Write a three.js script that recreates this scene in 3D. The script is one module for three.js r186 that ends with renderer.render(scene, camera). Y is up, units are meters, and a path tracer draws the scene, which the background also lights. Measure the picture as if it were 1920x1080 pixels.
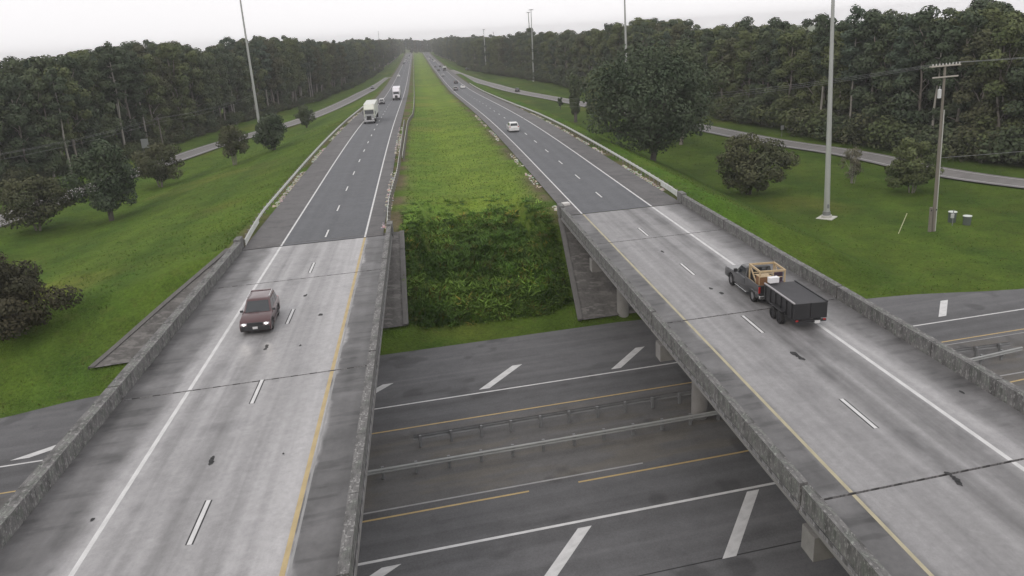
import * as THREE from 'three';
import { mergeGeometries, toCreasedNormals } from 'three/addons/utils/BufferGeometryUtils.js';
import { RoundedBoxGeometry } from 'three/addons/geometries/RoundedBoxGeometry.js';

/* ---------- camera, sky, sun, exposure ---------- */
const scene = new THREE.Scene();
const camera = new THREE.PerspectiveCamera(38.64, 16 / 9, 0.5, 6000);
camera.position.set(0, 17.2, 0);
camera.up.set(0.082342, 0.953802, -0.288932);
camera.lookAt(0.093702, 17.2 - 0.296042, -0.950568);
scene.add(camera);

const renderer = new THREE.WebGLRenderer({ antialias: true });
renderer.toneMapping = THREE.LinearToneMapping;
renderer.toneMappingExposure = 0.75;
renderer.shadowMap.enabled = true;

function rng(seed) { let a = seed >>> 0; return () => { a = (a + 0x6d2b79f5) | 0; let t = Math.imul(a ^ (a >>> 15), 1 | a); t = (t + Math.imul(t ^ (t >>> 7), 61 | t)) ^ t; return ((t ^ (t >>> 14)) >>> 0) / 4294967296; }; }
const clamp = (x, a = 0, b = 1) => Math.min(b, Math.max(a, x));
const lerp = (a, b, t) => a + (b - a) * t;
const sm = (a, b, x) => { const t = clamp((x - a) / (b - a)); return t * t * (3 - 2 * t); };
// lattice noise that repeats after px, py cells
function hash(i, j, s) { let h = Math.imul(i, 374761393) ^ Math.imul(j, 668265263) ^ Math.imul(s, 1274126177); h = Math.imul(h ^ (h >>> 13), 1274126177); return ((h ^ (h >>> 16)) >>> 0) / 4294967296; }
function vn(x, y, px, py, s) {
  const i = Math.floor(x), j = Math.floor(y); let u = x - i, v = y - j; u = u * u * (3 - 2 * u); v = v * v * (3 - 2 * v);
  const m = (a, n) => ((a % n) + n) % n, i0 = m(i, px), i1 = m(i + 1, px), j0 = m(j, py), j1 = m(j + 1, py);
  return lerp(lerp(hash(i0, j0, s), hash(i1, j0, s), u), lerp(hash(i0, j1, s), hash(i1, j1, s), u), v);
}
function fbm(u, v, nu, nv, oct, s) { let t = 0, a = 0.5, n = 0; for (let o = 0; o < oct; o++) { t += a * vn(u * nu, v * nv, nu, nv, s + o * 17); n += a; a *= 0.5; nu *= 2; nv *= 2; } return t / n; }
const n2 = (x, z, sc, s) => vn(x / sc + 500, z / sc + 500, 100000, 100000, s);
const fb2 = (x, z, sc, s) => (n2(x, z, sc, s) * 4 + n2(x, z, sc / 2, s + 5) * 2 + n2(x, z, sc / 4, s + 9)) / 7;

// overcast evening sky: even white cloud, a few paler and greyer banks
{
  const w = 256, h = 128, d = new Float32Array(w * h * 4);
  for (let j = 0; j < h; j++) for (let i = 0; i < w; i++) {
    const c = fbm(i / w, j / h, 6, 6, 4, 3), k = 1.42 + 0.2 * (c - 0.5), q = (j * w + i) * 4;
    d[q] = k * 1.01; d[q + 1] = k * 0.99; d[q + 2] = k * 1.0; d[q + 3] = 1;
  }
  const t = new THREE.DataTexture(d, w, h, THREE.RGBAFormat, THREE.FloatType);
  t.mapping = THREE.EquirectangularReflectionMapping; t.magFilter = THREE.LinearFilter; t.minFilter = THREE.LinearFilter; t.needsUpdate = true;
  scene.background = t; scene.environment = t;
}
const sun = new THREE.DirectionalLight(0xfff2e2, 0.8);
sun.position.set(-120, 150, 110); sun.target.position.set(0, 0, -60); sun.castShadow = true; sun.shadow.radius = 30;
sun.shadow.mapSize.set(2048, 2048);
Object.assign(sun.shadow.camera, { left: -200, right: 200, top: 200, bottom: -200, near: 1, far: 900 });
scene.add(sun, sun.target);
scene.fog = new THREE.FogExp2(0xeeeef0, 0.00024);

/* ---------- helpers ---------- */
const taken = new Map();
function numbered(n) { const k = taken.get(n) ?? 0; taken.set(n, k + 1); return k ? `${n}_${String(k).padStart(3, '0')}` : n; }
function flat(gs) {
  if (!Array.isArray(gs)) return gs;
  const a = gs.map(g => { const q = g.index ? g.toNonIndexed() : g; for (const k of Object.keys(q.attributes)) if (!['position', 'normal', 'uv'].includes(k)) q.deleteAttribute(k); if (!q.attributes.uv) q.setAttribute('uv', new THREE.Float32BufferAttribute(new Float32Array(q.attributes.position.count * 2), 2)); return q; });
  return a.length === 1 ? a[0] : mergeGeometries(a, false);
}
function mesh(name, geo, mat, parent) { const m = new THREE.Mesh(flat(geo), mat); m.castShadow = m.receiveShadow = true; m.name = parent ? name : numbered(name); (parent ?? scene).add(m); return m; }
function struct(name, geo, mat) { const m = mesh(name, geo, mat); m.userData.kind = 'structure'; return m; }
function thing(name, label, category, pos = [0, 0, 0], turn = 0, group) { const g = new THREE.Group(); g.name = numbered(name); g.position.set(...pos); g.rotation.y = turn; g.userData = { label, category }; if (group) g.userData.group = group; scene.add(g); return g; }
function copyOf(root, label, pos, turn = 0, s = 1) { const r = root.clone(); r.name = numbered(root.name.replace(/_\d{3}$/, '')); r.userData = { ...root.userData, label: label ?? root.userData.label }; r.position.set(...pos); r.rotation.y = turn; if (Array.isArray(s)) r.scale.set(...s); else r.scale.setScalar(s); scene.add(r); return r; }
const bx = (w, h, d, x = 0, y = 0, z = 0) => new THREE.BoxGeometry(w, h, d).translate(x, y, z);
const rb = (w, h, d, x = 0, y = 0, z = 0, r = 0.03) => new RoundedBoxGeometry(w, h, d, 2, Math.min(r, w / 2.01, h / 2.01, d / 2.01)).translate(x, y, z);
const cyl = (r0, r1, h, x = 0, y = 0, z = 0, n = 12) => new THREE.CylinderGeometry(r1, r0, h, n).translate(x, y + h / 2, z);
function bar(a, b, w, d = w) { const A = new THREE.Vector3(...a), B = new THREE.Vector3(...b), L = A.distanceTo(B), g = new THREE.BoxGeometry(w, d, L); const m = new THREE.Matrix4().lookAt(B, A, Math.abs(B.y - A.y) > 0.99 * L ? new THREE.Vector3(1, 0, 0) : new THREE.Vector3(0, 1, 0)); g.applyMatrix4(m); const c = A.add(B).multiplyScalar(0.5); return g.translate(c.x, c.y, c.z); }
function quadGeo(pts, uvs) { const g = new THREE.BufferGeometry(); g.setAttribute('position', new THREE.Float32BufferAttribute(pts, 3)); g.setAttribute('uv', new THREE.Float32BufferAttribute(uvs, 2)); return g; }
const rgb = (r, g, b) => new THREE.Color().setRGB(r, g, b);
const enc = x => { x = clamp(x); return Math.round(255 * (x <= 0.0031308 ? 12.92 * x : 1.055 * Math.pow(x, 1 / 2.4) - 0.055)); };
function colourTex(w, h, fn) {
  const d = new Uint8Array(w * h * 4);
  for (let j = 0; j < h; j++) for (let i = 0; i < w; i++) { const c = fn((i + 0.5) / w, (j + 0.5) / h, i, j), q = (j * w + i) * 4; d[q] = enc(c[0]); d[q + 1] = enc(c[1]); d[q + 2] = enc(c[2]); d[q + 3] = 255; }
  const t = new THREE.DataTexture(d, w, h); t.colorSpace = THREE.SRGBColorSpace; t.wrapS = t.wrapT = THREE.RepeatWrapping; t.magFilter = THREE.LinearFilter; t.minFilter = THREE.LinearMipmapLinearFilter; t.generateMipmaps = true; t.needsUpdate = true; return t;
}
function grayTex(w, h, fn) {
  const d = new Uint8Array(w * h * 4);
  for (let j = 0; j < h; j++) for (let i = 0; i < w; i++) { const c = Math.round(255 * clamp(fn((i + 0.5) / w, (j + 0.5) / h))), q = (j * w + i) * 4; d[q] = d[q + 1] = d[q + 2] = c; d[q + 3] = 255; }
  const t = new THREE.DataTexture(d, w, h); t.wrapS = t.wrapT = THREE.RepeatWrapping; t.magFilter = THREE.LinearFilter; t.minFilter = THREE.LinearMipmapLinearFilter; t.generateMipmaps = true; t.needsUpdate = true; return t;
}
const std = (c, rough = 0.8, o = {}) => new THREE.MeshStandardMaterial({ color: c, roughness: rough, side: THREE.DoubleSide, ...o });

/* ---------- lie of the land ---------- */
const SK = 0.1405;                                   // the crossing road runs 8 degrees off square
const zOf = (x, zp) => zp - SK * clamp(x, -60, 60);  // zp: distance measured square to the crossing road
const PRD = [0, 150, 200, 260, 350, 450, 600, 800, 1200, 3000], PRY = [0, 0, -0.9, -2.5, -4.9, -6.2, -7.1, -7.9, -8.4, -8.4];
function prof(d) { if (d <= 0) return 0; for (let i = 1; i < PRD.length; i++) if (d <= PRD[i]) return lerp(PRY[i - 1], PRY[i], (d - PRD[i - 1]) / (PRD[i] - PRD[i - 1])); return PRY[PRY.length - 1]; }
const yH = z => { const d = -z; if (d < 60) return 0; let s = 0; for (const o of [-30, -15, 0, 15, 30]) s += prof(d + o); return s / 5; };
const BASE = -6.6;
function ter(x, z) {
  const zp = z + SK * clamp(x, -60, 60), h = yH(z), base = Math.min(BASE, h - 0.9);
  let side = h;
  if (x < -18.6) side = h - (-18.6 - x) / 4.6; else if (x > 29.5) side = h - (x - 29.5) / 2.1;
  let k = 0.5;
  if (x > -2.6 && x < 11.5) k = 0.5 - 0.265 * Math.min(sm(-2.6, -0.2, x), 1 - sm(9.8, 11.5, x));
  else if (x < -22) k = 0.5 - 0.15 * sm(22, 34, -x);
  else if (x > 28) k = 0.5 - 0.1 * sm(28, 34, x);
  const end = base + Math.max(0, -63.2 - zp, zp + 23.2) * k;
  return Math.max(base, Math.min(side, end));
}
// the land itself, slightly uneven away from the pavements
function land(x, z) {
  const zp = z + SK * clamp(x, -60, 60);
  let y = ter(x, z);
  const onHwy = Math.min(sm(-20.5, -19, x), 1 - sm(29, 31, x)) * sm(76, 80, Math.abs(zp + 43.4) + 44);
  const onCross = 1 - sm(0, 3, Math.max(-63 - zp, zp + 23.5));
  let rough = 0.35 * (fb2(x, z, 17, 41) - 0.5) + 0.1 * (n2(x, z, 3.1, 44) - 0.5);
  const flatten = Math.max(onHwy, onCross);
  y += rough * (1 - flatten);
  if (x > -2 && x < 12.2 && zp < -80) y -= 0.35 * Math.sin(Math.PI * (x + 2) / 14.2);   // shallow swale of the median
  if (Math.abs(x) > 14) { const r = rampDist(x, z); if (r < 6) y -= 0.14 * (1 - sm(3.2, 6, r)) + rough * (1 - flatten) * (1 - sm(3.5, 6, r)); }
  return y - 0.09;
}
const rampL = [[-78, -66], [-72, -95], [-66.5, -134], [-63.4, -158], [-56.3, -203], [-52.8, -223], [-39.4, -278], [-31.2, -345], [-22, -490], [-18.3, -580]];
const rampR = [[106, -72], [94, -88], [83.3, -105.5], [79, -118], [76.7, -140], [71, -161.5], [66.2, -193.5], [51.6, -294], [40.6, -365], [33, -473], [27.5, -585], [25, -650]];
function segDist(px, pz, a, b) { const dx = b[0] - a[0], dz = b[1] - a[1], t = clamp(((px - a[0]) * dx + (pz - a[1]) * dz) / (dx * dx + dz * dz)); return Math.hypot(px - a[0] - t * dx, pz - a[1] - t * dz); }
function rampDist(x, z) { const P = x < 0 ? rampL : rampR; let m = 1e9; for (let i = 1; i < P.length; i++) m = Math.min(m, segDist(x, z, P[i - 1], P[i])); return m; }

/* ---------- textures and materials ---------- */
const band0 = (x, c, w) => Math.exp(-(((x - c) / w) ** 2));
const tGrass = colourTex(1024, 1024, (u, v) => {
  const a = fbm(u, v, 10, 10, 5, 1), b = fbm(u, v, 90, 90, 3, 7), c = fbm(u, v, 3, 3, 3, 19), d = vn(u * 420, v * 420, 420, 420, 33), e = sm(0.6, 0.75, fbm(u, v, 22, 22, 4, 61));
  const k = 0.55 + 0.45 * a + 0.5 * (b - 0.5) + 0.35 * (d - 0.5), y = clamp(c * 1.3 - 0.15);
  return [lerp(lerp(0.092, 0.142, y) * k, 0.15 * k, e * 0.35), lerp(lerp(0.172, 0.222, y) * k, 0.18 * k, e * 0.35), lerp(lerp(0.029, 0.034, y) * k, 0.045 * k, e * 0.35)];
});
const bGrass = grayTex(512, 512, (u, v) => 0.5 * fbm(u, v, 60, 60, 3, 5) + 0.5 * vn(u * 230, v * 230, 230, 230, 9));
const mLand = new THREE.MeshPhysicalMaterial({ color: 0xffffff, roughness: 0.95, specularIntensity: 0.15, side: THREE.DoubleSide, map: tGrass, bumpMap: bGrass, bumpScale: 0.12, vertexColors: true });
// surface of the crossing road: worn asphalt with long tyre-worn streaks and oil
const tRamp = colourTex(512, 512, (u, v) => { const k = 0.125 * (0.72 + 0.4 * fbm(u, v, 6, 24, 4, 71) + 0.22 * (vn(u * 250, v * 250, 250, 250, 77) - 0.5)); return [k * 1.01, k, k * 1.03]; });
const tCross = colourTex(2048, 1024, (u, v) => { // v runs square to the road from the north edge to the south edge, 37 m; u along it, 64 m
  const zp = -62.2 + 37 * v, a = fbm(u, v, 14, 40, 4, 71), b = vn(u * 1400, v * 800, 1400, 800, 77), c = fbm(u, v, 90, 60, 3, 79), st = fbm(u, v, 4, 90, 3, 85), d = sm(0.64, 0.8, fbm(u, v, 30, 18, 3, 83));
  const gore = 1 - sm(-54.2, -53.4, zp) + sm(-33.8, -33.2, zp), med = sm(-48.4, -47.6, zp) * (1 - sm(-39.6, -39, zp));
  let k = 0.108 + 0.02 * gore; k *= 0.8 + 0.3 * a + 0.26 * (b - 0.5) + 0.22 * (c - 0.5) + 0.3 * (st - 0.5);
  for (const ln of [-50.4, -36.8]) k *= 1 - 0.12 * (band0(zp, ln - 0.9, 0.4) + band0(zp, ln + 0.9, 0.4)) + 0.05 * band0(zp, ln, 0.4);
  k *= 1 - 0.3 * d;
  const soil = med * (0.35 + 0.65 * sm(0.4, 0.65, fbm(u, v, 24, 50, 4, 86))) * 0.8;
  return [k * lerp(1.0, 1.12, soil), k * lerp(1.0, 1.03, soil), k * lerp(1.04, 0.9, soil)];
});
const mCross = std(0xffffff, 0.9, { map: tCross });
const tPlain = colourTex(512, 512, (u, v) => { const k = 0.75 + 0.35 * fbm(u, v, 8, 8, 5, 91) + 0.16 * (vn(u * 200, v * 200, 200, 200, 95) - 0.5); return [k, k, k]; });
const bFine = grayTex(256, 256, (u, v) => fbm(u, v, 40, 40, 3, 97));
const concrete = (r, g, b, rough = 0.9) => std(rgb(r, g, b), rough, { map: tPlain, bumpMap: bFine, bumpScale: 0.01 });
// mildewed parapet concrete: dark runs and pale scoured patches
const tPar = colourTex(1024, 256, (u, v) => {
  const run = fbm(u, v, 150, 6, 4, 101), big = fbm(u, v, 20, 5, 5, 107), pale = sm(0.6, 0.74, fbm(u, v, 120, 24, 4, 113)), spk = vn(u * 700, v * 170, 700, 170, 117), green = sm(0.5, 0.7, fbm(u, v, 30, 6, 3, 119));
  let k = 0.165 * clamp(0.6 + 0.8 * (big - 0.25) + 0.7 * (run - 0.45) + 0.4 * (spk - 0.5), 0.35, 1.6); k = lerp(k, 0.33, pale * 0.6);
  return [k * (1 - 0.06 * green), k * 0.985, k * (0.97 - 0.06 * green)];
});
const mPar = std(0xffffff, 0.92, { map: tPar, bumpMap: bFine, bumpScale: 0.012 });
const mSlab = concrete(0.22, 0.215, 0.21), mCol = concrete(0.27, 0.262, 0.252), mGirder = concrete(0.22, 0.215, 0.205);
// slope paving: weathered nearly black in blotches and runs
const tPave = colourTex(512, 512, (u, v) => { const a = fbm(u, v, 5, 5, 5, 131), b = fbm(u, v, 40, 40, 3, 137), c = sm(0.55, 0.72, fbm(u, v, 9, 26, 4, 139)); let k = 0.135 * (0.5 + 0.8 * a + 0.4 * (b - 0.5)); k = lerp(k, 0.24, c * 0.5); return [k * 1.02, k * 0.98, k * 0.94]; });
const mCurb = concrete(0.15, 0.145, 0.14);
const mPave = std(0xffffff, 0.95, { map: tPave, bumpMap: bFine, bumpScale: 0.02 });
const mWhite = std(rgb(0.62, 0.62, 0.62), 0.6, { map: tPlain }), mYellow = std(rgb(0.44, 0.32, 0.14), 0.65, { map: tPlain }), mWorn = std(rgb(0.30, 0.30, 0.30), 0.8, { map: tPlain });
const mYellowDeck = std(rgb(0.46, 0.36, 0.19), 0.7, { map: tPlain }), mBlackPaint = std(rgb(0.035, 0.035, 0.037), 0.85), mTar = std(rgb(0.018, 0.018, 0.019), 0.7);
const mGalv = std(rgb(0.6, 0.62, 0.59), 0.55, { metalness: 0.1, map: tPlain }), mGalvMid = std(rgb(0.34, 0.35, 0.345), 0.6, { metalness: 0.1, map: tPlain }), mGalvDull = std(rgb(0.24, 0.245, 0.25), 0.65, { metalness: 0.3, map: tPlain }), mPost = std(rgb(0.20, 0.19, 0.17), 0.85, { map: tPlain });
const mSteelPole = std(rgb(0.42, 0.43, 0.42), 0.55, { metalness: 0.25, map: tPlain }), mWoodPole = std(rgb(0.20, 0.18, 0.155), 0.9, { map: tPlain });

/* ---------- ground ---------- */
{
  const xs = [], zs = [];
  for (let x = -64; x <= 64; x += x < -24 || x > 34 ? 1.6 : 1.05) xs.push(x);
  for (let x = xs[xs.length - 1] + 2.5, s = 2.5; x < 1600; s *= x > 110 ? 1.13 : 1.0, x += s) xs.push(x);
  for (let x = -66.5, s = 2.5; x > -1600; s *= x < -110 ? 1.13 : 1.0, x -= s) xs.unshift(x);
  for (let z = 90; z > 0; z -= 3) zs.push(z);
  for (let z = 0; z > -110; z -= 0.9) zs.push(z);
  for (let z = -110, s = 1; z > -3200; s *= 1.012, z -= s) zs.push(z);
  const nx = xs.length, nz = zs.length, pos = new Float32Array(nx * nz * 3), uv = new Float32Array(nx * nz * 2), col = new Float32Array(nx * nz * 3), idx = [];
  for (let j = 0; j < nz; j++) for (let i = 0; i < nx; i++) {
    const x = xs[i], z = zOf(x, zs[j]), q = j * nx + i, zp = zs[j];
    pos[q * 3] = x; pos[q * 3 + 1] = land(x, z); pos[q * 3 + 2] = z; uv[q * 2] = x / 14; uv[q * 2 + 1] = z / 14;
    // patches of drier, lusher and clover-dark turf
    const a = fb2(x, z, 26, 11), b = fb2(x + 70, z, 9, 23), c = n2(x, z * 0.5, 5, 31);
    let r = 0.72 + 0.5 * a + 0.22 * (b - 0.5), g = 0.76 + 0.4 * a + 0.22 * (b - 0.5), bl = 0.8 + 0.3 * a;
    const median = sm(-4, -1, x) * (1 - sm(12, 14, x)) * sm(80, 90, -zp);
    r = lerp(r, 1.2 + 0.3 * (a - 0.5) + 0.25 * (b - 0.5), median); g = lerp(g, 1.1 + 0.25 * (a - 0.5) + 0.22 * (b - 0.5), median); bl = lerp(bl, 1.1, median);
    const crest = sm(26, 28, x) * (1 - sm(32, 35, x)); r = lerp(r, 1.6, crest * 0.6 * c); g = lerp(g, 1.45, crest * 0.6);
    const mow = 0.16 * (n2(x, z * 0.06, 1.9, 51) - 0.5) + 0.1 * (n2(x * 0.3, z, 4, 53) - 0.5); r += mow; g += mow; bl += mow;
    const dry = sm(0.6, 0.8, fb2(x, z, 13, 57)); r *= 1 + 0.35 * dry; g *= 1 + 0.04 * dry; bl *= 1 + 0.3 * dry;
    // worn dirt beside the pavements
    const dEdge = Math.min(Math.abs(x + 17.2), Math.abs(x + 3.4) * 0.8, Math.abs(x - 12.8), Math.abs(x - 26.0)), worn = zp < -75 ? (1 - sm(0.3, 1.6, dEdge)) * sm(0.3, 0.62, fb2(x, z, 4, 63)) : 0;
    const turf = lerp(x < 5 ? 0.82 : 0.66, 1.14, median); col[q * 3] = lerp(r * turf, 1.3, worn); col[q * 3 + 1] = lerp(g * turf, 0.66, worn); col[q * 3 + 2] = lerp(bl * turf, 2.4, worn);
  }
  for (let j = 0; j + 1 < nz; j++) for (let i = 0; i + 1 < nx; i++) { const a = j * nx + i, b = a + 1, c = a + nx, d = c + 1; idx.push(a, b, c, b, d, c); }
  const g = new THREE.BufferGeometry(); g.setAttribute('position', new THREE.BufferAttribute(pos, 3)); g.setAttribute('uv', new THREE.BufferAttribute(uv, 2)); g.setAttribute('color', new THREE.BufferAttribute(col, 3)); g.setIndex(idx); g.computeVertexNormals();
  struct('ground', g, mLand);
}
// strip of surface between two edges given at stations
function ribbon(stations, uvf) { // stations: [xl,yl,zl,xr,yr,zr,s]
  const p = [], uv = [], id = []; let n = 0;
  for (const s of stations) { p.push(s[0], s[1], s[2], s[3], s[4], s[5]); const a = uvf(s[0], s[2], s[6], 0), b = uvf(s[3], s[5], s[6], 1); uv.push(...a, ...b); if (n) { const k = 2 * n; id.push(k - 2, k - 1, k, k - 1, k + 1, k); } n++; }
  const g = quadGeo(p, uv); g.setIndex(id); g.computeVertexNormals(); return g;
}
// prism with ends along the crossing road's direction
function skewBox(x0, x1, zp0, zp1, y0, y1, us = 1, vs = 1) {
  const P = (x, y, zp) => [x, y, zp - SK * x], a = Math.min(zp0, zp1), b = Math.max(zp0, zp1);
  const v = [P(x0, y0, b), P(x1, y0, b), P(x1, y0, a), P(x0, y0, a), P(x0, y1, b), P(x1, y1, b), P(x1, y1, a), P(x0, y1, a)];
  const F = [[4, 5, 6, 7], [3, 2, 1, 0], [0, 1, 5, 4], [2, 3, 7, 6], [1, 2, 6, 5], [3, 0, 4, 7]], p = [], uv = [], id = [];
  F.forEach((f, k) => { const o = p.length / 3; for (const i of f) { p.push(...v[i]); const [x, y, z] = v[i]; uv.push(...(k < 2 ? [x * us, z * vs] : k < 4 ? [x * us, y * vs] : [z * us, y * vs])); } id.push(o, o + 1, o + 2, o, o + 2, o + 3); });
  const g = quadGeo(p, uv); g.setIndex(id); g.computeVertexNormals(); return g;
}

/* ---------- crossing road under the bridges ---------- */
const YX = BASE - 0.03;   // road surface
const northEdge = x => x < -24 ? lerp(-62.2, -59.6, sm(24, 34, -x)) : x < 16 ? -62.2 : x < 38 ? lerp(-62.2, -59.3, (x - 16) / 22) : lerp(-59.3, -56.3, sm(38, 54, x));
{
  const st = []; for (let x = -240; x <= 240; x += 3) { const zn = northEdge(x), zs = -25.2; st.push([x, YX, zOf(x, zs), x, YX, zOf(x, zn), x]); }
  struct('crossing_road', ribbon(st, (x, z) => [x / 64, (z + SK * clamp(x, -60, 60) + 62.2) / 37]), mCross);
}
const cross = scene.getObjectByName('crossing_road');
function crossLine(name, zp, w, x0, x1, m, dy = 0.006, zpEnd) { const st = []; for (let x = x0; x <= x1 + 0.01; x += (x1 - x0) / 24) { const e = zpEnd === undefined ? zp : lerp(zp, zpEnd, sm(22, 42, x)); st.push([x, YX + dy, zOf(x, e + w / 2), x, YX + dy, zOf(x, e - w / 2), x]); } return mesh(name, ribbon(st, (x, z, s, k) => [x / 3, k * 0.1]), m, cross); }
crossLine('white_edge_line', -52.25, 0.16, -240, 240, mWhite); crossLine('white_edge_line', -34.95, 0.2, -240, 240, mWhite);
crossLine('yellow_edge_line', -48.6, 0.15, -240, 240, mYellow); crossLine('yellow_edge_line', -38.6, 0.15, -240, 4.2, mYellow); crossLine('yellow_edge_line', -38.6, 0.15, 7.0, 240, mYellow, 0.006, -41.6);
crossLine('worn_edge_line', -39.35, 0.14, -40, 11, mWorn); crossLine('worn_edge_line', -48.0, 0.1, 30, 120, mWorn); crossLine('worn_edge_line', -42.1, 0.14, 32, 120, mWorn);
crossLine('pavement_seam', -29.9, 0.07, -60, 60, mTar, 0.004);
function crossBar(a, b, w) { const d = Math.hypot(b[0] - a[0], b[1] - a[1]), ux = (b[0] - a[0]) / d, uz = (b[1] - a[1]) / d, k = 0.5 * w / Math.abs(uz * Math.cos(0.14) + ux * Math.sin(0.14)); const c = Math.cos(0.14) * k, s = -Math.sin(0.14) * k, y = YX + 0.01;
  const g = quadGeo([a[0] - c, y, a[1] - s, a[0] + c, y, a[1] + s, b[0] + c, y, b[1] + s, b[0] - c, y, b[1] - s], [0, 0, 0.2, 0, 0.2, d / 3, 0, d / 3]); g.setIndex([0, 1, 2, 0, 2, 3]); g.computeVertexNormals(); mesh('chevron_bar', g, mWhite, cross); }
for (const [a, b] of [[[-5.9, -53.2], [-3.9, -55.7]], [[2.9, -53.2], [5.7, -57.0]], [[12.7, -54.6], [15.5, -58.3]], [[40.9, -59.0], [43.4, -62.6]], [[-26.6, -49.2], [-24.3, -51.0]], [[3.7, -31.0], [6.5, -35.3]], [[12.6, -31.6], [15.9, -36.9]], [[-5.6, -31.5], [-3.1, -33.9]]]) crossBar(a, b, 0.55);

/* ---------- highway carriageways ---------- */
const XL = [-13.35, -5.95], XR = [14.95, 22.15];
const wheel = (x, c) => Math.exp(-(((x - c - 0.9) / 0.42) ** 2)) + Math.exp(-(((x - c + 0.9) / 0.42) ** 2));
// asphalt: travel lanes blue-grey, shoulders browner, tyre tracks and fine stone
function asphaltTex(x0, x1, e0, e1, seed) {
  return colourTex(256, 2048, (u, v) => {
    const x = lerp(x0, x1, u), lane = sm(e0 - 0.15, e0 + 0.1, x) * (1 - sm(e1 - 0.1, e1 + 0.15, x));
    const a = fbm(u, v, 6, 60, 4, seed), b = fbm(u, v, 60, 300, 2, seed + 9), s = vn(u * 200, v * 1500, 200, 1500, seed + 4), streak = fbm(u, v, 26, 3, 3, seed + 12);
    const w = Math.min(1, wheel(x, e0 + 1.85) + wheel(x, e1 - 1.85)), dirt = sm(0.52, 0.75, fbm(u, v, 10, 90, 4, seed + 21));
    const k = 0.82 + 0.22 * a + 0.22 * (b - 0.5) + 0.16 * (s - 0.5) + 0.16 * (streak - 0.5);
    const L = [0.106, 0.111, 0.12].map(c => c * k * (1 + 0.10 * w)), S = [0.12, 0.117, 0.118].map(c => c * (k + 0.1 * (a - 0.5)) * (1 - 0.2 * dirt));
    return [0, 1, 2].map(i => lerp(S[i], L[i], lane));
  });
}
function carriageway(name, x0, x1, edges, zpStart, seed) {
  const t = asphaltTex(x0, x1, edges[0], edges[1], seed), m = std(0xffffff, 0.82, { map: t });
  const st = []; let zp = zpStart;
  st.push([x0, 0.012, zOf(x0, zp), x1, 0.012, zOf(x1, zp), 0]);
  for (let z = zOf(0, zp) - 8; z > -1650; z -= 8) st.push([x0, yH(z) + 0.012, z, x1, yH(z) + 0.012, z, -z]);
  return struct(name, ribbon(st, (x, z, s, k) => [k, -z / 90]), m);
}
const roadL = carriageway('left_highway', -16.7, -4.3, XL, -75.47, 201), roadR = carriageway('right_highway', 13.4, 25.4, XR, -75.47, 251);
function longLine(parent, name, x, w, zpA, zB, m, dy = 0.017, step = 8) { const st = [[x - w / 2, dy, zOf(x - w / 2, zpA), x + w / 2, dy, zOf(x + w / 2, zpA), 0]]; for (let z = zOf(x, zpA) - step; z > zB; z -= step) st.push([x - w / 2, yH(z) + dy, z, x + w / 2, yH(z) + dy, z, -z]); return mesh(name, ribbon(st, (x_, z, s, k) => [k * 0.1, z / 3]), m, parent); }
longLine(roadL, 'white_edge_line', XL[0], 0.17, -75.5, -1640, mWhite); longLine(roadL, 'white_edge_line', XL[1], 0.17, -75.5, -1640, mWhite);
longLine(roadR, 'white_edge_line', XR[0] - 0.05, 0.15, -75.5, -1640, mWhite); longLine(roadR, 'white_edge_line', XR[1], 0.18, -75.5, -1640, mWhite);
function dash(parent, x, z0, L, w, m, dy, blk) {
  const y0 = yH(z0) + dy, y1 = yH(z0 - L) + dy, mk = (xa, xb, a, b, e) => { const g = quadGeo([xa, y0 + e, a, xb, y0 + e, a, xb, y1 + e, b, xa, y1 + e, b], [0, 0, 0.1, 0, 0.1, 1, 0, 1]); g.setIndex([0, 1, 2, 0, 2, 3]); g.computeVertexNormals(); return g; };
  if (blk) mesh('black_contrast_dash', mk(x - w / 2 - 0.06, x + w / 2 + 0.06, z0, z0 - L, -0.004), mBlackPaint, parent);
  mesh('lane_dash', mk(x - w / 2, x + w / 2, z0, z0 - L, 0), m, parent);
}
// 10 ft dashes, 30 ft gaps
for (let i = 0; i < 90; i++) { const z = -75.85 - 12.19 * i; dash(roadL, -9.65, z, 3.05, 0.17, mWhite, 0.02, i < 4); }
for (let i = 0; i < 90; i++) { const z = -84.93 - 12.19 * i; dash(roadR, 18.5, z, 3.05, 0.17, mWhite, 0.02, i < 4); }
for (const [nm, pts] of [['left_ramp', rampL], ['right_ramp', rampR]]) {
  const c = new THREE.CatmullRomCurve3(pts.map(p => new THREE.Vector3(p[0], 0, p[1]))), st = [], N = 160, mid = [];
  for (let i = 0; i <= N; i++) { const p = c.getPointAt(i / N), t = c.getTangentAt(i / N), nx = -t.z, nz = t.x, w = 3.4, y = Math.min(BASE, yH(p.z) - 0.9) + 0.02 + (Math.abs(p.z) > 430 ? sm(430, 640, -p.z) * 0.86 : 0); st.push([p.x - nx * w, y, p.z - nz * w, p.x + nx * w, y, p.z + nz * w, i]); mid.push([p.x, y, p.z, nx, nz]); }
  const r = struct(nm, ribbon(st, (x, z, s, k) => [k * 0.5, s / 6]), std(rgb(1.6, 1.55, 1.47), 0.85, { map: tRamp }));
  for (const o of [-2.4, 2.4]) mesh('edge_line', ribbon(mid.map(([x, y, z, a, b], i) => [x + a * (o - 0.08), y + 0.008, z + b * (o - 0.08), x + a * (o + 0.08), y + 0.008, z + b * (o + 0.08), i]), (x, z, s, k) => [k * 0.1, s]), o < 0 ? mWhite : mWhite, r);
}

/* ---------- the two bridges ---------- */
const BENTS = [-75.4, -63.6, -43.6, -23.6, -11.8];
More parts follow.
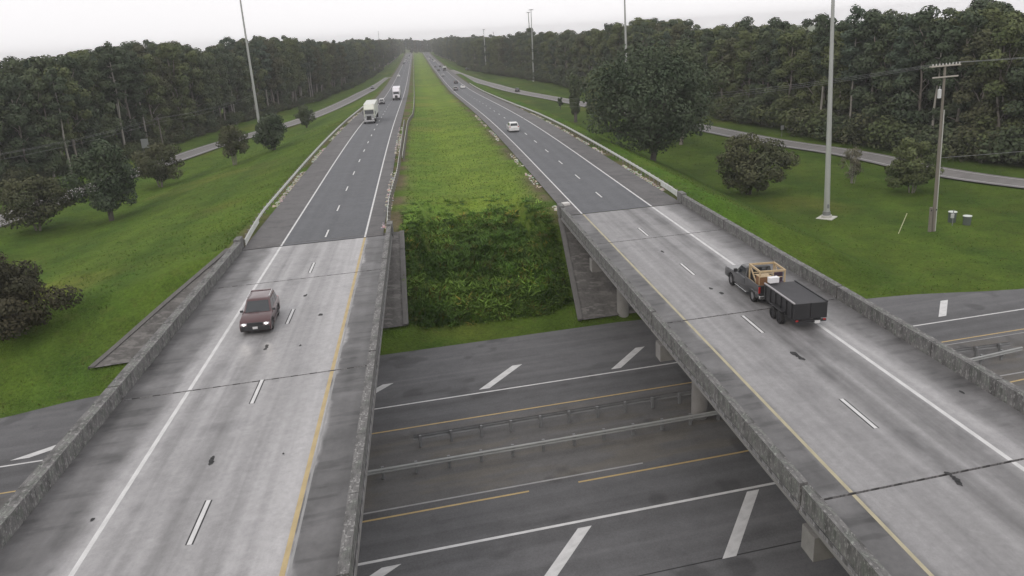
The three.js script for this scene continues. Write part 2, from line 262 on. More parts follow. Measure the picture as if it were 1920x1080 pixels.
// deck concrete: bare polished lanes, grime-dark shoulders with ragged edges, tyre tracks, scrapes
function deckTex(x0, x1, fn, seed) {
  return colourTex(512, 2048, (u, v) => {
    const x = lerp(x0, x1, u), z = lerp(-78, -10, v);
    const n1 = fbm(u, v, 10, 40, 4, seed), nf = fbm(u, v, 70, 300, 3, seed + 3), st = fbm(u, v, 40, 4, 4, seed + 7), rag = fbm(u, v, 14, 40, 4, seed + 11), sp = vn(u * 380, v * 1800, 380, 1800, seed + 15), cr = fbm(u, v, 8, 160, 4, seed + 19);
    let k = fn(x + (rag - 0.5) * 0.7, z, n1, st, cr) * (0.9 + 0.2 * n1 + 0.26 * (nf - 0.5) + 0.14 * (sp - 0.5));
    return [k, k * 0.985, k * (1.0 + 0.012 * (n1 - 0.5))];
  });
}
const band = (x, c, w) => Math.exp(-(((x - c) / w) ** 2));
const deckTexL = deckTex(-17.2, -3.5, (x, z, n, st, cr) => {
  const lane = sm(-14.7, -13.6, x) * (1 - sm(-5.95, -5.55, x));
  const k = 0.31 + 0.15 * (st - 0.5) - 0.075 * band(x, -12.3, 0.45) - 0.09 * band(x, -10.6, 0.55) - 0.035 * band(x, -8.7, 0.4) + 0.05 * band(x, -13.6, 0.5) + 0.06 * sm(-8.2, -6.3, x) - 0.06 * sm(0.5, 0.8, n);
  const sh = 0.1 + 0.12 * (n - 0.5) - 0.035 * sm(0.5, 0.75, cr) + 0.04 * (st - 0.5) + (x < -10 ? 0.018 : 0.0);
  return Math.max(0.03, lerp(sh, k, lane));
}, 301);
const deckTexR = deckTex(12.75, 25.75, (x, z, n, st, cr) => {
  const lane = sm(14.75, 15.25, x) * (1 - sm(22.9, 24.2, x));
  const k = 0.24 + 0.12 * (st - 0.5) - 0.08 * band(x, 19.5, 0.5) - 0.1 * band(x, 21.2, 0.55) - 0.03 * band(x, 17.6, 0.4) - 0.05 * sm(0.5, 0.8, n) + 0.08 * band(x, 22.7, 0.6);
  const sh = (x < 18 ? 0.1 : 0.135) + 0.12 * (n - 0.5) - 0.035 * sm(0.5, 0.75, cr);
  return Math.max(0.03, lerp(sh, k, lane));
}, 351);
function bridge(name, label, x0, x1, xi0, xi1, edges, tex, colsX, dashZ0, seed) {
  const r = rng(seed), B = thing(name, label, 'bridge'), mDeck = std(0xffffff, 0.5, { map: tex, bumpMap: bFine, bumpScale: 0.004 });
  const gap = 0.065;
  for (let s = 0; s < 4; s++) {
    const a = BENTS[s] + gap, b = BENTS[s + 1] - gap;
    const g = skewBox(x0, x1, a, b, -0.27, 0, 1, 1), p = g.attributes.position, uv = g.attributes.uv;
    for (let i = 0; i < 4; i++) uv.setXY(i, (p.getX(i) - x0) / (x1 - x0), (p.getZ(i) + SK * p.getX(i) + 76.5) / 66.2);
    const deck = mesh('deck_slab', [g.toNonIndexed()], mDeck, B);
    const gs = []; for (let k = 0; k < 6; k++) { const gx = lerp(x0 + 1.0, x1 - 1.0, k / 5); mesh('girder', [skewBox(gx - 0.22, gx + 0.22, a + 0.1, b - 0.1, -1.22, -1.0), skewBox(gx - 0.09, gx + 0.09, a + 0.1, b - 0.1, -1.0, -0.42), skewBox(gx - 0.24, gx + 0.24, a + 0.1, b - 0.1, -0.42, -0.273)], mGirder, B); }
    // parapets cast in panels
    for (const [pa, pb] of [[x0, xi0], [xi1, x1]]) {
      const n = Math.round((b - a) / 5.0);
      for (let k = 0; k < n; k++) {
        const za = lerp(a, b, k / n) + 0.02, zb = lerp(a, b, (k + 1) / n) - 0.02, dh = (r() - 0.5) * 0.02;
        const outer = pa === x0, lo = outer ? pa + 0.004 : pa, hi = outer ? pb : pb - 0.004;
        mesh('parapet_panel', [skewBox(lo + 0.03, hi - 0.03, za, zb, 0.002, 0.72 + dh, 1 / 9, 1 / 3), skewBox(lo, hi, za, zb, 0.722 + dh, 0.83 + dh, 1 / 9, 1 / 3)], mPar, B);
      }
    }
    // drip edge along the fascia
    for (const [pa, pb] of [[x0 - 0.04, x0 - 0.002], [x1 + 0.002, x1 + 0.04]]) mesh('fascia_ledge', skewBox(pa, pb, a, b, -0.29, -0.16, 1 / 9, 1 / 3), mSlab, B);
  }
  for (const zp of BENTS.slice(1, 4)) {
    mesh('bent_cap', skewBox(x0 + 0.45, x1 - 0.45, zp - 0.5, zp + 0.5, -2.25, -1.23, 0.3, 0.3), mCol, B);
    for (const cx of colsX) { const gy = ter(cx, zOf(cx, zp)) - 0.4; mesh('column', cyl(0.5, 0.5, -2.25 - gy, cx, gy, zOf(cx, zp), 24), mCol, B); }
  }
  for (const [zp, s] of [[-75.4, -1], [-11.8, 1]]) { mesh('abutment', skewBox(x0 + 0.1, x1 - 0.1, zp + s * 0.05, zp + s * 1.1, -3.2, -0.28, 0.3, 0.3), mSlab, B); for (const [pa, pb] of [[x0 - 0.12, x0 + 0.42], [x1 - 0.42, x1 + 0.12]]) mesh('end_post', skewBox(pa, pb, zp + s * 0.08, zp + s * 1.5, -1.9, 0.98, 0.3, 0.3), mPar, B); }
  // painted lines on the deck
  const ln = (nm, x, w, m) => { for (let s = 0; s < 4; s++) { const a = BENTS[s] + gap + 0.02, b = BENTS[s + 1] - gap - 0.02; const st = [0, 1].map(k => { const zp = k ? b : a; return [x - w / 2, 0.005, zp - SK * (x - w / 2), x + w / 2, 0.005, zp - SK * (x + w / 2), 0]; }); mesh(nm, ribbon(st, (x_, z, s_, k) => [k * 0.1, z / 3]), m, B); } };
  if (edges[0] < 0) { ln('white_edge_line', edges[0], 0.2, mWhite); ln('yellow_edge_line', edges[1], 0.2, mYellowDeck); ln('worn_edge_line', edges[1] + 0.22, 0.1, mWorn); }
  else { ln('yellow_edge_line', edges[0] + 0.03, 0.16, std(rgb(0.42, 0.38, 0.26), 0.7, { map: tPlain })); ln('white_edge_line', edges[1], 0.22, std(rgb(0.6, 0.6, 0.6), 0.6, { map: tPlain })); }
  for (let i = 0; i < 5; i++) dash(B, (edges[0] + edges[1]) / 2, dashZ0 - 12.19 * i, 3.05, 0.17, mWhite, 0.009, true);
  return B;
}
const bridgeL = bridge('highway_bridge', 'left concrete highway bridge with the dark red vehicle driving toward the camera', -17.2, -3.5, -16.6, -3.9, XL, deckTexL, [-14, -10.3, -6.6], -27.1, 11);
const bridgeR = bridge('highway_bridge', 'right concrete highway bridge with round columns carrying the pickup and trailer', 12.75, 25.75, 13.1, 25.3, XR, deckTexR, [16.0, 19.4, 22.8], -30.38, 12);
// tar patches and pop-outs in the deck
{
  const r = rng(77), spot = (B, x, z, n, s) => { for (let i = 0; i < n; i++) { const sh = new THREE.Shape(), R0 = s * (0.9 + r() * 0.9); for (let k = 0; k < 9; k++) { const a = k / 9 * Math.PI * 2, q = R0 * (0.6 + r() * 0.7); const px = Math.cos(a) * q * 0.8, py = Math.sin(a) * q * 1.5; k ? sh.lineTo(px, py) : sh.moveTo(px, py); } const g = new THREE.ShapeGeometry(sh).rotateX(-Math.PI / 2).translate(x + (r() - 0.5) * s, 0.012, z - i * s * 2.4); mesh('tar_patch', g, mTar, B); } };
  for (const [x, z, n, s] of [[-10.3, -33.3, 3, 0.11], [-10.3, -47.1, 3, 0.12], [-9.2, -57.5, 2, 0.1], [-7.6, -52.8, 1, 0.12], [-8.2, -47.2, 1, 0.12], [-13.9, -29.6, 1, 0.08], [-7.2, -33.5, 1, 0.07]]) spot(bridgeL, x, z, n, s);
  for (const [x, z, n, s] of [[18.9, -38.5, 3, 0.14], [19.2, -25.6, 4, 0.1], [18.2, -61.4, 2, 0.12], [18.6, -51.3, 1, 0.1], [18.9, -50.2, 1, 0.12], [24.2, -32.9, 1, 0.1]]) spot(bridgeR, x, z, n, s);
}
// concrete slope paving below the bridge ends
function slopePaving(name, label, x0, x1, leftTop, zpA, zpB) {
  const p = [], uv = [], id = [], NX = 24, NZ = 18;
  for (let j = 0; j <= NZ; j++) for (let i = 0; i <= NX; i++) { const t = j / NZ, zp = lerp(zpA, zpB, t), xa = lerp(x0, leftTop, t), x = lerp(xa, x1, i / NX), z = zOf(x, zp); p.push(x, ter(x, z) + 0.14, z); uv.push(x / 6, z / 6); if (i < NX && j < NZ) { const a = j * (NX + 1) + i; id.push(a, a + 1, a + NX + 1, a + 1, a + NX + 2, a + NX + 1); } }
  const g = quadGeo(p, uv); g.setIndex(id); g.computeVertexNormals(); const m = mesh(name, g, mPave); m.userData = { label, category: 'slope paving' };
  // raised curb down both sides
  for (const [side, s] of [[0, 1], [1, -1]]) { const cp = [], cu = [], ci = [], N = 20; for (let j = 0; j <= N; j++) { const t = j / N, zp = lerp(zpA, zpB, t), xe = side ? x1 : lerp(x0, leftTop, t); for (const [dx, dy] of [[-0.02 * s, -0.1], [-0.02 * s, 0.12], [0.42 * s, 0.12], [0.42 * s, 0.0]]) { const x = xe + dx, z = zOf(x, zp); cp.push(x, ter(xe, zOf(xe, zp)) + 0.14 + dy, z); cu.push(x, z / 3); } if (j < N) for (let k = 0; k < 3; k++) { const q = j * 4 + k; ci.push(q, q + 1, q + 4, q + 1, q + 5, q + 4); } } const cg = quadGeo(cp, cu); cg.setIndex(ci); mesh('curb', toCreasedNormals(cg, 0.5), mCurb, m); }
  return m;
}
slopePaving('slope_paving', 'grey concrete slope paving flaring out on the grass below the left bridge', -26.7, -2.4, -18.2, -65.2, -76.2);
slopePaving('slope_paving', 'grey concrete slope paving under the far end of the right bridge', 11.9, 26.0, 12.5, -63.3, -75.5);
slopePaving('slope_paving', 'concrete slope paving under the near end of the left bridge', -22, -2.4, -18, -23.3, -11.6);
slopePaving('slope_paving', 'concrete slope paving under the near end of the right bridge', 11.9, 28, 12.5, -23.3, -11.6);

/* ---------- guardrails ---------- */
const postGeo = bx(0.15, 1.0, 0.15, 0, 0.28, 0), blockGeo = bx(0.15, 0.34, 0.16, 0, 0.56, 0);
// path: [x, z] points; side: +1 beam on the right of the travel direction, -1 on the left
function guardrail(label, pts, side, groundY, o = {}) {
  const c = new THREE.CatmullRomCurve3(pts.map(p => new THREE.Vector3(p[0], 0, p[1])), false, 'catmullrom', 0.15), L = c.getLength();
  const P0 = c.getPointAt(0), G = thing('guardrail', label, 'guardrail', [P0.x, groundY(P0.x, P0.z), P0.z]);
  const N = Math.max(8, Math.round(L / (o.seg ?? 2))), p = [], uv = [], id = [], W = [[-0.16, 0.0], [-0.11, 0.075], [-0.055, 0.08], [0, 0.01], [0.055, 0.08], [0.11, 0.075], [0.16, 0.0]];
  for (let i = 0; i <= N; i++) {
    const q = c.getPointAt(i / N), t = c.getTangentAt(i / N), nx = -t.z * side, nz = t.x * side, y = groundY(q.x, q.z) + (o.h ?? 0.6);
    W.forEach(([dy, dn], k) => { p.push(q.x + nx * (dn + 0.16) - P0.x, y + dy - G.position.y, q.z + nz * (dn + 0.16) - P0.z); uv.push(i * L / N / 3, k / 12); });
    if (i < N) for (let k = 0; k < 6; k++) { const a = i * 7 + k; id.push(a, a + 1, a + 7, a + 1, a + 8, a + 7); }
  }
  const g = quadGeo(p, uv); g.setIndex(id); g.computeVertexNormals(); mesh('rail_beam', g, o.mat ?? mGalv, G);
  if (o.rub) for (const dy of [-0.33, 0.0]) { const n = Math.ceil(N * o.rub / L), g2 = g.clone().translate(side * (dy ? 0 : 0.0), dy || -0.17, 0); g2.setIndex(id.slice(0, n * 36)); g2.computeVertexNormals(); mesh('transition_beam', g2, o.mat ?? mGalv, G); }
  const step = o.step ?? 1.905;
  for (let s = 0.4, n = 0; s < L && n < 295; s += (s > (o.far ?? 1e9) ? step * 3 : step), n++) {
    const q = c.getPointAt(s / L), t = c.getTangentAt(s / L), m = mesh('post', postGeo, o.post ?? mPost, G), nx = -t.z * side, nz = t.x * side;
    m.position.set(q.x - P0.x, groundY(q.x, q.z) - G.position.y - 0.02, q.z - P0.z); m.rotation.y = Math.atan2(t.x, t.z);
    if (s < (o.blocks ?? 130)) { const b = mesh('block', blockGeo, o.post ?? mPost, G); b.position.set(m.position.x + nx * 0.12, m.position.y, m.position.z + nz * 0.12); b.rotation.y = m.rotation.y; }
  }
  return G;
}
const gl = (x, z) => land(x, z), gx = () => YX;
guardrail('galvanised guardrail along the outer shoulder of the left highway', [[-16.85, -74.6], [-17.2, -80], [-17.6, -90], [-17.7, -140], [-17.6, -200], [-17.3, -262]], -1 * -1, gl, { blocks: 90, rub: 9 });
guardrail('curving guardrail from the inner parapet of the left bridge beside the median', [[-3.75, -76.3], [-3.9, -84], [-3.95, -91], [-3.7, -101], [-3.45, -112], [-3.4, -150], [-3.45, -189]], -1, gl);
guardrail('long guardrail running down the left edge of the grass median', [[-2.95, -123.5], [-2.8, -152], [-2.65, -184], [-2.3, -196], [-1.7, -208], [-1.45, -238], [-1.5, -330], [-1.8, -508], [-2.0, -880], [-2.0, -1400]], -1, gl, { far: 300, seg: 4 });
guardrail('galvanised guardrail along the outer shoulder of the right highway', [[25.75, -78.9], [26.2, -84], [26.45, -99], [26.5, -150], [26.2, -190], [25.6, -222], [25.3, -280], [25.6, -415]], -1, gl, { blocks: 90, far: 220, rub: 9 });
guardrail('dark guardrail with posts toward the camera in the middle of the crossing road', [-2, 8, 18, 28, 36, 41].map((x, i) => [x, zOf(x, [-45.8, -45.8, -45.8, -45.8, -45.5, -45.2][i])]), -1, gx, { mat: mGalvDull, post: mGalvDull });
guardrail('pale guardrail facing the camera in the middle of the crossing road', [-40, -25, -10, 5, 18, 28, 36, 41].map((x, i) => [x, zOf(x, [-42.7, -42.7, -42.7, -42.7, -42.8, -43.3, -44.0, -44.5][i])]), 1, gx, { mat: mGalvMid, post: mGalvDull });
// broken pale gravel and old asphalt curb along the guardrails
{
  const r = rng(55), gs = [];
  for (let v = 0; v < 6; v++) { const g = new THREE.IcosahedronGeometry(1, 1), p = g.attributes.position; for (let i = 0; i < p.count; i++) { const k = 0.75 + 0.5 * hash(Math.round(p.getX(i) * 50), Math.round(p.getY(i) * 50) + Math.round(p.getZ(i) * 91), v); p.setXYZ(i, p.getX(i) * k, p.getY(i) * k * 0.5, p.getZ(i) * k); } g.computeVertexNormals(); gs.push(g); }
  const strips = [[-17.0, -78, -240, 0.35, 1500], [25.75, -80, -300, 0.3, 1500], [-4.2, -78, -190, 0.35, 700], [13.0, -80, -200, 0.3, 500]];
  const im = new THREE.InstancedMesh(gs[0], std(rgb(0.42, 0.4, 0.36), 0.95), 4200), M = new THREE.Matrix4(), q = new THREE.Quaternion(), e = new THREE.Euler(); let n = 0;
  for (const [x, za, zb, w, c] of strips) for (let i = 0; i < c; i++) { const t = r(), z = lerp(za, zb, t ** 1.3); if (fb2(x, z, 6, 3) < 0.42) continue; const px = x + (r() - 0.5) * 2 * w, s = 0.05 + r() * r() * 0.16; e.set(r() * 0.6, r() * 6, r() * 0.6); M.compose(new THREE.Vector3(px, Math.max(land(px, z), (px > -16.7 && px < -4.3) || (px > 13.4 && px < 25.4) ? yH(z) + 0.015 : -99), z), q.setFromEuler(e), new THREE.Vector3(s, s, s)); im.setMatrixAt(n, M); im.setColorAt(n, rgb(0.8 + r() * 0.5, 0.8 + r() * 0.48, 0.8 + r() * 0.42)); n++; }
  im.count = n; im.name = 'gravel'; im.userData = { kind: 'stuff', label: 'loose pale gravel and broken asphalt along the guardrails', category: 'gravel' }; im.castShadow = im.receiveShadow = true; scene.add(im);
}

/* ---------- poles and wires ---------- */
function lightMast(label, x, z, H, r0, lean = 0, group = 'tall light masts of the interchange') {
  const y = land(x, z), T = thing('light_mast', label, 'light pole', [x, y - 0.05, z], 0, group);
  mesh('pole', [cyl(r0, r0 * 0.42, H, 0, 0.5, 0, 12)], mSteelPole, T);
  mesh('base_collar', [cyl(r0 * 1.35, r0 * 1.25, 0.5, 0, 0.42, 0, 12), bx(0.28, 0.5, 0.03, 0, 1.6, r0 * 0.98)], mGalvDull, T);
  mesh('concrete_footing', [cyl(0.62, 0.62, 0.75, 0, -0.3, 0, 16)], concrete(0.52, 0.51, 0.48), T);
  mesh('head_ring', [new THREE.TorusGeometry(0.9, 0.07, 6, 18).rotateX(Math.PI / 2).translate(0, H + 0.3, 0), bx(1.7, 0.06, 0.06, 0, H + 0.3, 0), bx(0.06, 0.06, 1.7, 0, H + 0.3, 0)], mGalvDull, T);
  for (let k = 0; k < 6; k++) { const a = k / 6 * Math.PI * 2, l = mesh('lamp_head', cyl(0.24, 0.14, 0.34, Math.cos(a) * 1.05, H + 0.05, Math.sin(a) * 1.05, 10), mGalvDull, T); }
  T.rotation.z = lean; return T;
}
const mR = lightMast('tall steel light mast on a concrete pad on the right lawn', 48.9, -94.8, 31, 0.36, 0.034);
{ // splash pad: a square slab turned on its corner
  mesh('concrete_pad', new RoundedBoxGeometry(2.0, 0.12, 2.0, 1, 0.03).rotateY(0.75).translate(0, 0.1, 0), concrete(0.55, 0.54, 0.5), mR);
}
lightMast('tall light mast at the far left beside the ramp trees', -44.5, -238, 42, 0.42, 0.012);
lightMast('tall light mast standing behind the big spreading tree on the right', 49.5, -196, 32, 0.4, 0.02);
lightMast('tall light mast at the right woods edge, thinner of the close pair', 59.2, -429, 34.5, 0.42, -0.002);
lightMast('tall light mast farther back behind the close pair at the right woods', 71, -520, 36, 0.6, 0.025);
lightMast('distant light mast at the right woods edge nearest the highway', 47, -573, 28, 0.45, 0.01);
lightMast('distant light mast right of the highway beyond the woods corner', 80, -862, 28, 0.6, 0.0);
lightMast('distant light mast on the left of the highway before the woods', -37, -942, 35, 0.55, 0.012);
// wooden utility pole of the lawn
const wireMat = std(rgb(0.30, 0.31, 0.32), 0.6);
function wireGeo(a, b, sag, r, x0 = 0, y0 = 0, z0 = 0) { const A = new THREE.Vector3(...a), B = new THREE.Vector3(...b), C = A.clone().add(B).multiplyScalar(0.5); C.y -= 2 * sag; const c = new THREE.QuadraticBezierCurve3(A, C, B); return new THREE.TubeGeometry(c, 26, r, 4); }
function wire(label, geos, cat = 'power line', group = 'overhead wires') { const m = mesh('overhead_wire', geos, wireMat); m.userData = { label, category: cat, group }; return m; }
{
  const X = 56.5, Z = -84.8, Y = land(X, Z), H = 18.4, T = thing('utility_pole', 'weathered wooden utility pole with two crossarms and a transformer on the right lawn', 'utility pole', [X, Y - 0.1, Z], 0.0);
  mesh('pole', cyl(0.2, 0.12, H, 0, 0, 0, 12), mWoodPole, T);
  mesh('stub_post', cyl(0.2, 0.17, 2.9, -0.44, 0, 0.05, 10), mWoodPole, T);
  const mArm = std(rgb(0.42, 0.39, 0.35), 0.85, { map: tPlain });
  mesh('crossarm', [rb(3.3, 0.13, 0.12, 0, H - 0.15, 0.18, 0.02), rb(3.3, 0.13, 0.12, 0, H - 0.15, -0.18, 0.02)], mArm, T); mesh('crossarm', [rb(2.9, 0.14, 0.12, 0, H - 1.3, 0.18, 0.02)], mArm, T);
  for (let k = 0; k < 9; k++) mesh('insulator', [cyl(0.055, 0.075, 0.1, -1.5 + k * 0.375, H - 0.08, 0.18, 8), cyl(0.06, 0.03, 0.12, -1.5 + k * 0.375, H + 0.02, 0.18, 8)], std(rgb(0.55, 0.54, 0.52), 0.35), T);
  mesh('transformer', [cyl(0.2, 0.2, 0.85, -0.42, H - 3.5, 0, 14), cyl(0.21, 0.14, 0.1, -0.42, H - 2.65, 0, 14), cyl(0.03, 0.03, 0.3, -0.42, H - 2.55, 0, 6)], std(rgb(0.55, 0.56, 0.57), 0.5), T);
  mesh('conduit', [cyl(0.06, 0.06, 13.6, 0.22, 0, 0.06, 8)], std(rgb(0.5, 0.5, 0.48), 0.6), T);
  mesh('number_plate', [bx(0.12, 0.2, 0.02, 0.1, 2.6, 0.2), bx(0.12, 0.2, 0.02, -0.5, 2.6, 0.24)], mTar, T);
  T.rotation.z = 0.03;
  const tx = X - 0.55, ty = Y + H - 0.05;
  wire('pale overhead wire running off to the right from the lawn utility pole', [wireGeo([tx + 1.4, ty + 0.1, Z], [tx + 70, ty + 4, Z - 3], 1.0, 0.014), wireGeo([tx + 1.0, ty + 0.05, Z - 0.2], [tx + 70, ty + 3.6, Z - 3.4], 1.1, 0.014)]);
  wire('thin overhead wires running left from the lawn utility pole across the big tree', [0, 1, 2].map(k => wireGeo([tx - 1.4 + k * 1.2, ty, Z], [36 - k * 0.4, 0.6 - k * 1.0, -214], 1.6, 0.011)));
  wire('low thin wire crossing to the right behind the lawn utility pole', [wireGeo([tx + 0.3, Y + 8.3, Z], [tx + 70, Y + 11, Z - 4], 0.9, 0.016)]);
}
// small pole row left, with wires
{
  const P = [[-88, -60], [-76, -128], [-64.6, -216], [-56, -300]], hs = [9.6, 9.6, 8.4, 8.6];
  P.forEach(([x, z], i) => { const y = land(x, z), T = thing('utility_pole', ['wooden utility pole outside the left edge of the view', 'wooden utility pole among the trees at the far left', 'short wooden utility pole with one crossarm at the left woods', 'wooden utility pole behind the left ramp trees'][i], 'utility pole', [x, y - 0.1, z]); mesh('pole', cyl(0.17, 0.12, hs[i] + 0.1, 0, 0, 0, 8), mWoodPole, T); mesh('crossarm', bx(2.0, 0.12, 0.12, 0, hs[i] - 0.2, 0.14), mWoodPole, T); });
  for (let k = 0; k < 3; k++) { const gs = []; for (let i = 0; i < 3; i++) gs.push(wireGeo([P[i][0] - 0.8 + k * 0.8, land(...P[i]) + hs[i] - 0.05 - (k === 1 ? 0.9 : 0), P[i][1]], [P[i + 1][0] - 0.8 + k * 0.8, land(...P[i + 1]) + hs[i + 1] - 0.05 - (k === 1 ? 0.9 : 0), P[i + 1][1]], 1.0, 0.014)); wire(['outermost overhead wire along the left woods', 'lowest overhead wire along the left woods', 'innermost overhead wire along the left woods'][k], gs); }
}
// signs, cans and stakes
{
  const sg = (x, z, w, h, ph, label) => { const T = thing('road_sign', label, 'sign', [x, land(x, z) - 0.05, z]); mesh('panel', new RoundedBoxGeometry(w, h, 0.04, 1, 0.015).translate(0, ph + h / 2, 0), std(rgb(0.36, 0.37, 0.38), 0.5, { metalness: 0.3 }), T); for (const s of w > 1 ? [-1, 1] : [0]) mesh('post', bx(0.07, ph + h - 0.05, 0.07, s * w * 0.3, (ph + h - 0.05) / 2, -0.06), mGalvDull, T); return T; };
  sg(-66.6, -209, 1.7, 2.2, 2.0, 'plain grey back of a road sign behind the left trees');
  sg(75.6, -168, 0.9, 0.9, 1.5, 'small grey sign beside the right ramp before the dark woods').rotation.y = 0.4;
  sg(62.0, -189, 0.7, 0.8, 1.6, 'small sign post beside the right ramp next to the big tree');
  const can = (x, z, h, label) => { const T = thing('trash_can', label, 'utility bin', [x, land(x, z) - 0.03, z]); mesh('body', [cyl(0.42, 0.46, h, 0, 0, 0, 16)], std(rgb(0.085, 0.105, 0.09), 0.7), T); mesh('lid', [cyl(0.5, 0.48, 0.07, 0, h, 0, 16), cyl(0.3, 0.2, 0.04, 0, h + 0.07, 0, 16)], std(rgb(0.62, 0.66, 0.63), 0.6), T); };
  can(61.0, -88.2, 1.25, 'dark green bin with a pale lid on the lawn, farther of the pair'); can(61.7, -86.5, 1.05, 'dark green bin with a pale lid on the lawn, nearer of the pair');
  const T = thing('meter_post', 'thin post with a small grey meter box beside the green bins', 'meter post', [60.0, land(60, -86.6) - 0.05, -86.6]); mesh('post', cyl(0.05, 0.05, 1.9, 0, 0, 0, 8), mGalvDull, T); mesh('meter_box', [rb(0.35, 0.5, 0.2, -0.15, 1.2, 0.08)], std(rgb(0.45, 0.46, 0.46), 0.5), T);
  const S = thing('guy_wire_guard', 'leaning pale guy wire guard standing in the lawn beside the utility pole', 'wire guard', [52.4, land(52.4, -84.9), -84.9]); mesh('tube', bar([0, -0.1, 0], [0.85, 2.3, 0], 0.06), std(rgb(0.6, 0.58, 0.4), 0.6), S);
  const B = thing('electrical_box', 'small white box lying beside the end of the right bridge parapet', 'box', [14.1, 0.012, -82.2], 0.3); mesh('body', rb(0.8, 0.25, 0.6, 0, 0.125, 0, 0.04), std(rgb(0.6, 0.58, 0.56), 0.6), B); mesh('cover', rb(0.7, 0.04, 0.5, 0, 0.27, 0, 0.015), std(rgb(0.66, 0.64, 0.62), 0.6), B);
}

/* ---------- vegetation ---------- */
// crown: many small leaf-cluster faces spread over lumps through a volume
function foliage(r, lumps, count, size, droop = 0.2) { // lumps: [x,y,z,rx,ry,rz]
  const p = new Float32Array(count * 18), nrm = new Float32Array(count * 18), uv = new Float32Array(count * 12);
  const w = lumps.map(l => Math.pow(l[3] * l[4] * l[5], 0.66)), W = w.reduce((a, b) => a + b, 0); let o = 0, ou = 0;
  const V = new THREE.Vector3(), T = new THREE.Vector3(), Bn = new THREE.Vector3(), N = new THREE.Vector3();
  for (let i = 0; i < count; i++) {
    let t = r() * W, k = 0; while (k < lumps.length - 1 && (t -= w[k]) > 0) k++;
    const l = lumps[k], a = r() * Math.PI * 2, c = r() * 2 - 1, s = Math.sqrt(1 - c * c), q = Math.pow(r(), 0.28);
    V.set(Math.cos(a) * s, c, Math.sin(a) * s); const cx = l[0] + V.x * l[3] * q, cy = l[1] + V.y * l[4] * q, cz = l[2] + V.z * l[5] * q;
    N.set(V.x + (r() - 0.5) * 1.5, V.y + (r() - 0.5) * 1.5 + 0.35, V.z + (r() - 0.5) * 1.5).normalize();
    T.set(r() - 0.5, r() - 0.5 - droop, r() - 0.5).cross(N).normalize(); Bn.crossVectors(N, T);
    const sz = size * (0.55 + r() * 0.9), L = sz * (0.8 + r() * 0.6), fold = sz * 0.25 * (r() - 0.3);
    const P = [[-sz, 0, 0], [0, -L, fold], [sz * 0.8, L * 0.1, 0], [-sz, 0, 0], [sz * 0.8, L * 0.1, 0], [-sz * 0.1, L, fold]];
    for (const [u, v, d] of P) { p[o] = cx + T.x * u * 0.5 + Bn.x * v * 0.5 + N.x * d; p[o + 1] = cy + T.y * u * 0.5 + Bn.y * v * 0.5 + N.y * d; p[o + 2] = cz + T.z * u * 0.5 + Bn.z * v * 0.5 + N.z * d; nrm[o] = N.x; nrm[o + 1] = N.y; nrm[o + 2] = N.z; uv[ou] = (cx + cz * 0.37) * 0.11 + u * 0.1; uv[ou + 1] = cy * 0.11 + v * 0.1; o += 3; ou += 2; }
  }
  const g = new THREE.BufferGeometry(); g.setAttribute('position', new THREE.BufferAttribute(p, 3)); g.setAttribute('normal', new THREE.BufferAttribute(nrm, 3)); g.setAttribute('uv', new THREE.BufferAttribute(uv, 2)); return g;
}
const tLeaf = colourTex(256, 256, (u, v) => { const a = fbm(u, v, 6, 6, 4, 401), b = vn(u * 60, v * 60, 60, 60, 407), k = 0.5 + 0.75 * a + 0.5 * (b - 0.5); return [k * (0.8 + 0.3 * a), k * 0.92, k * 0.8]; });
const leafMat = (r, g, b) => new THREE.MeshPhysicalMaterial({ color: rgb(r, g, b), map: tLeaf, roughness: 0.85, side: THREE.DoubleSide, specularIntensity: 0.25 });
const LEAF = [leafMat(0.094, 0.122, 0.076), leafMat(0.074, 0.102, 0.07), leafMat(0.118, 0.146, 0.074), leafMat(0.096, 0.106, 0.066), leafMat(0.082, 0.118, 0.094)];
const mBark = std(rgb(0.24, 0.215, 0.19), 0.95, { map: tPlain }), mBarkPale = std(rgb(0.33, 0.31, 0.28), 0.95, { map: tPlain }), mBarkDark = std(rgb(0.10, 0.09, 0.08), 0.95, { map: tPlain });
function limb(a, b, r0, r1, wob, r) { const n = 5, A = new THREE.Vector3(...a), B = new THREE.Vector3(...b), pts = []; for (let i = 0; i <= n; i++) { const t = i / n, v = A.clone().lerp(B, t); if (i && i < n) { v.x += (r() - 0.5) * wob; v.z += (r() - 0.5) * wob; } pts.push(v); } const c = new THREE.CatmullRomCurve3(pts), g = new THREE.TubeGeometry(c, 8, 1, 7), p = g.attributes.position; for (let i = 0; i <= 8; i++) { const q = c.getPointAt(i / 8), rr = lerp(r0, r1, i / 8); for (let k = 0; k <= 7; k++) { const j = i * 8 + k; p.setXYZ(j, q.x + (p.getX(j) - q.x) * rr, q.y + (p.getY(j) - q.y) * rr, q.z + (p.getZ(j) - q.z) * rr); } } g.computeVertexNormals(); return g; }
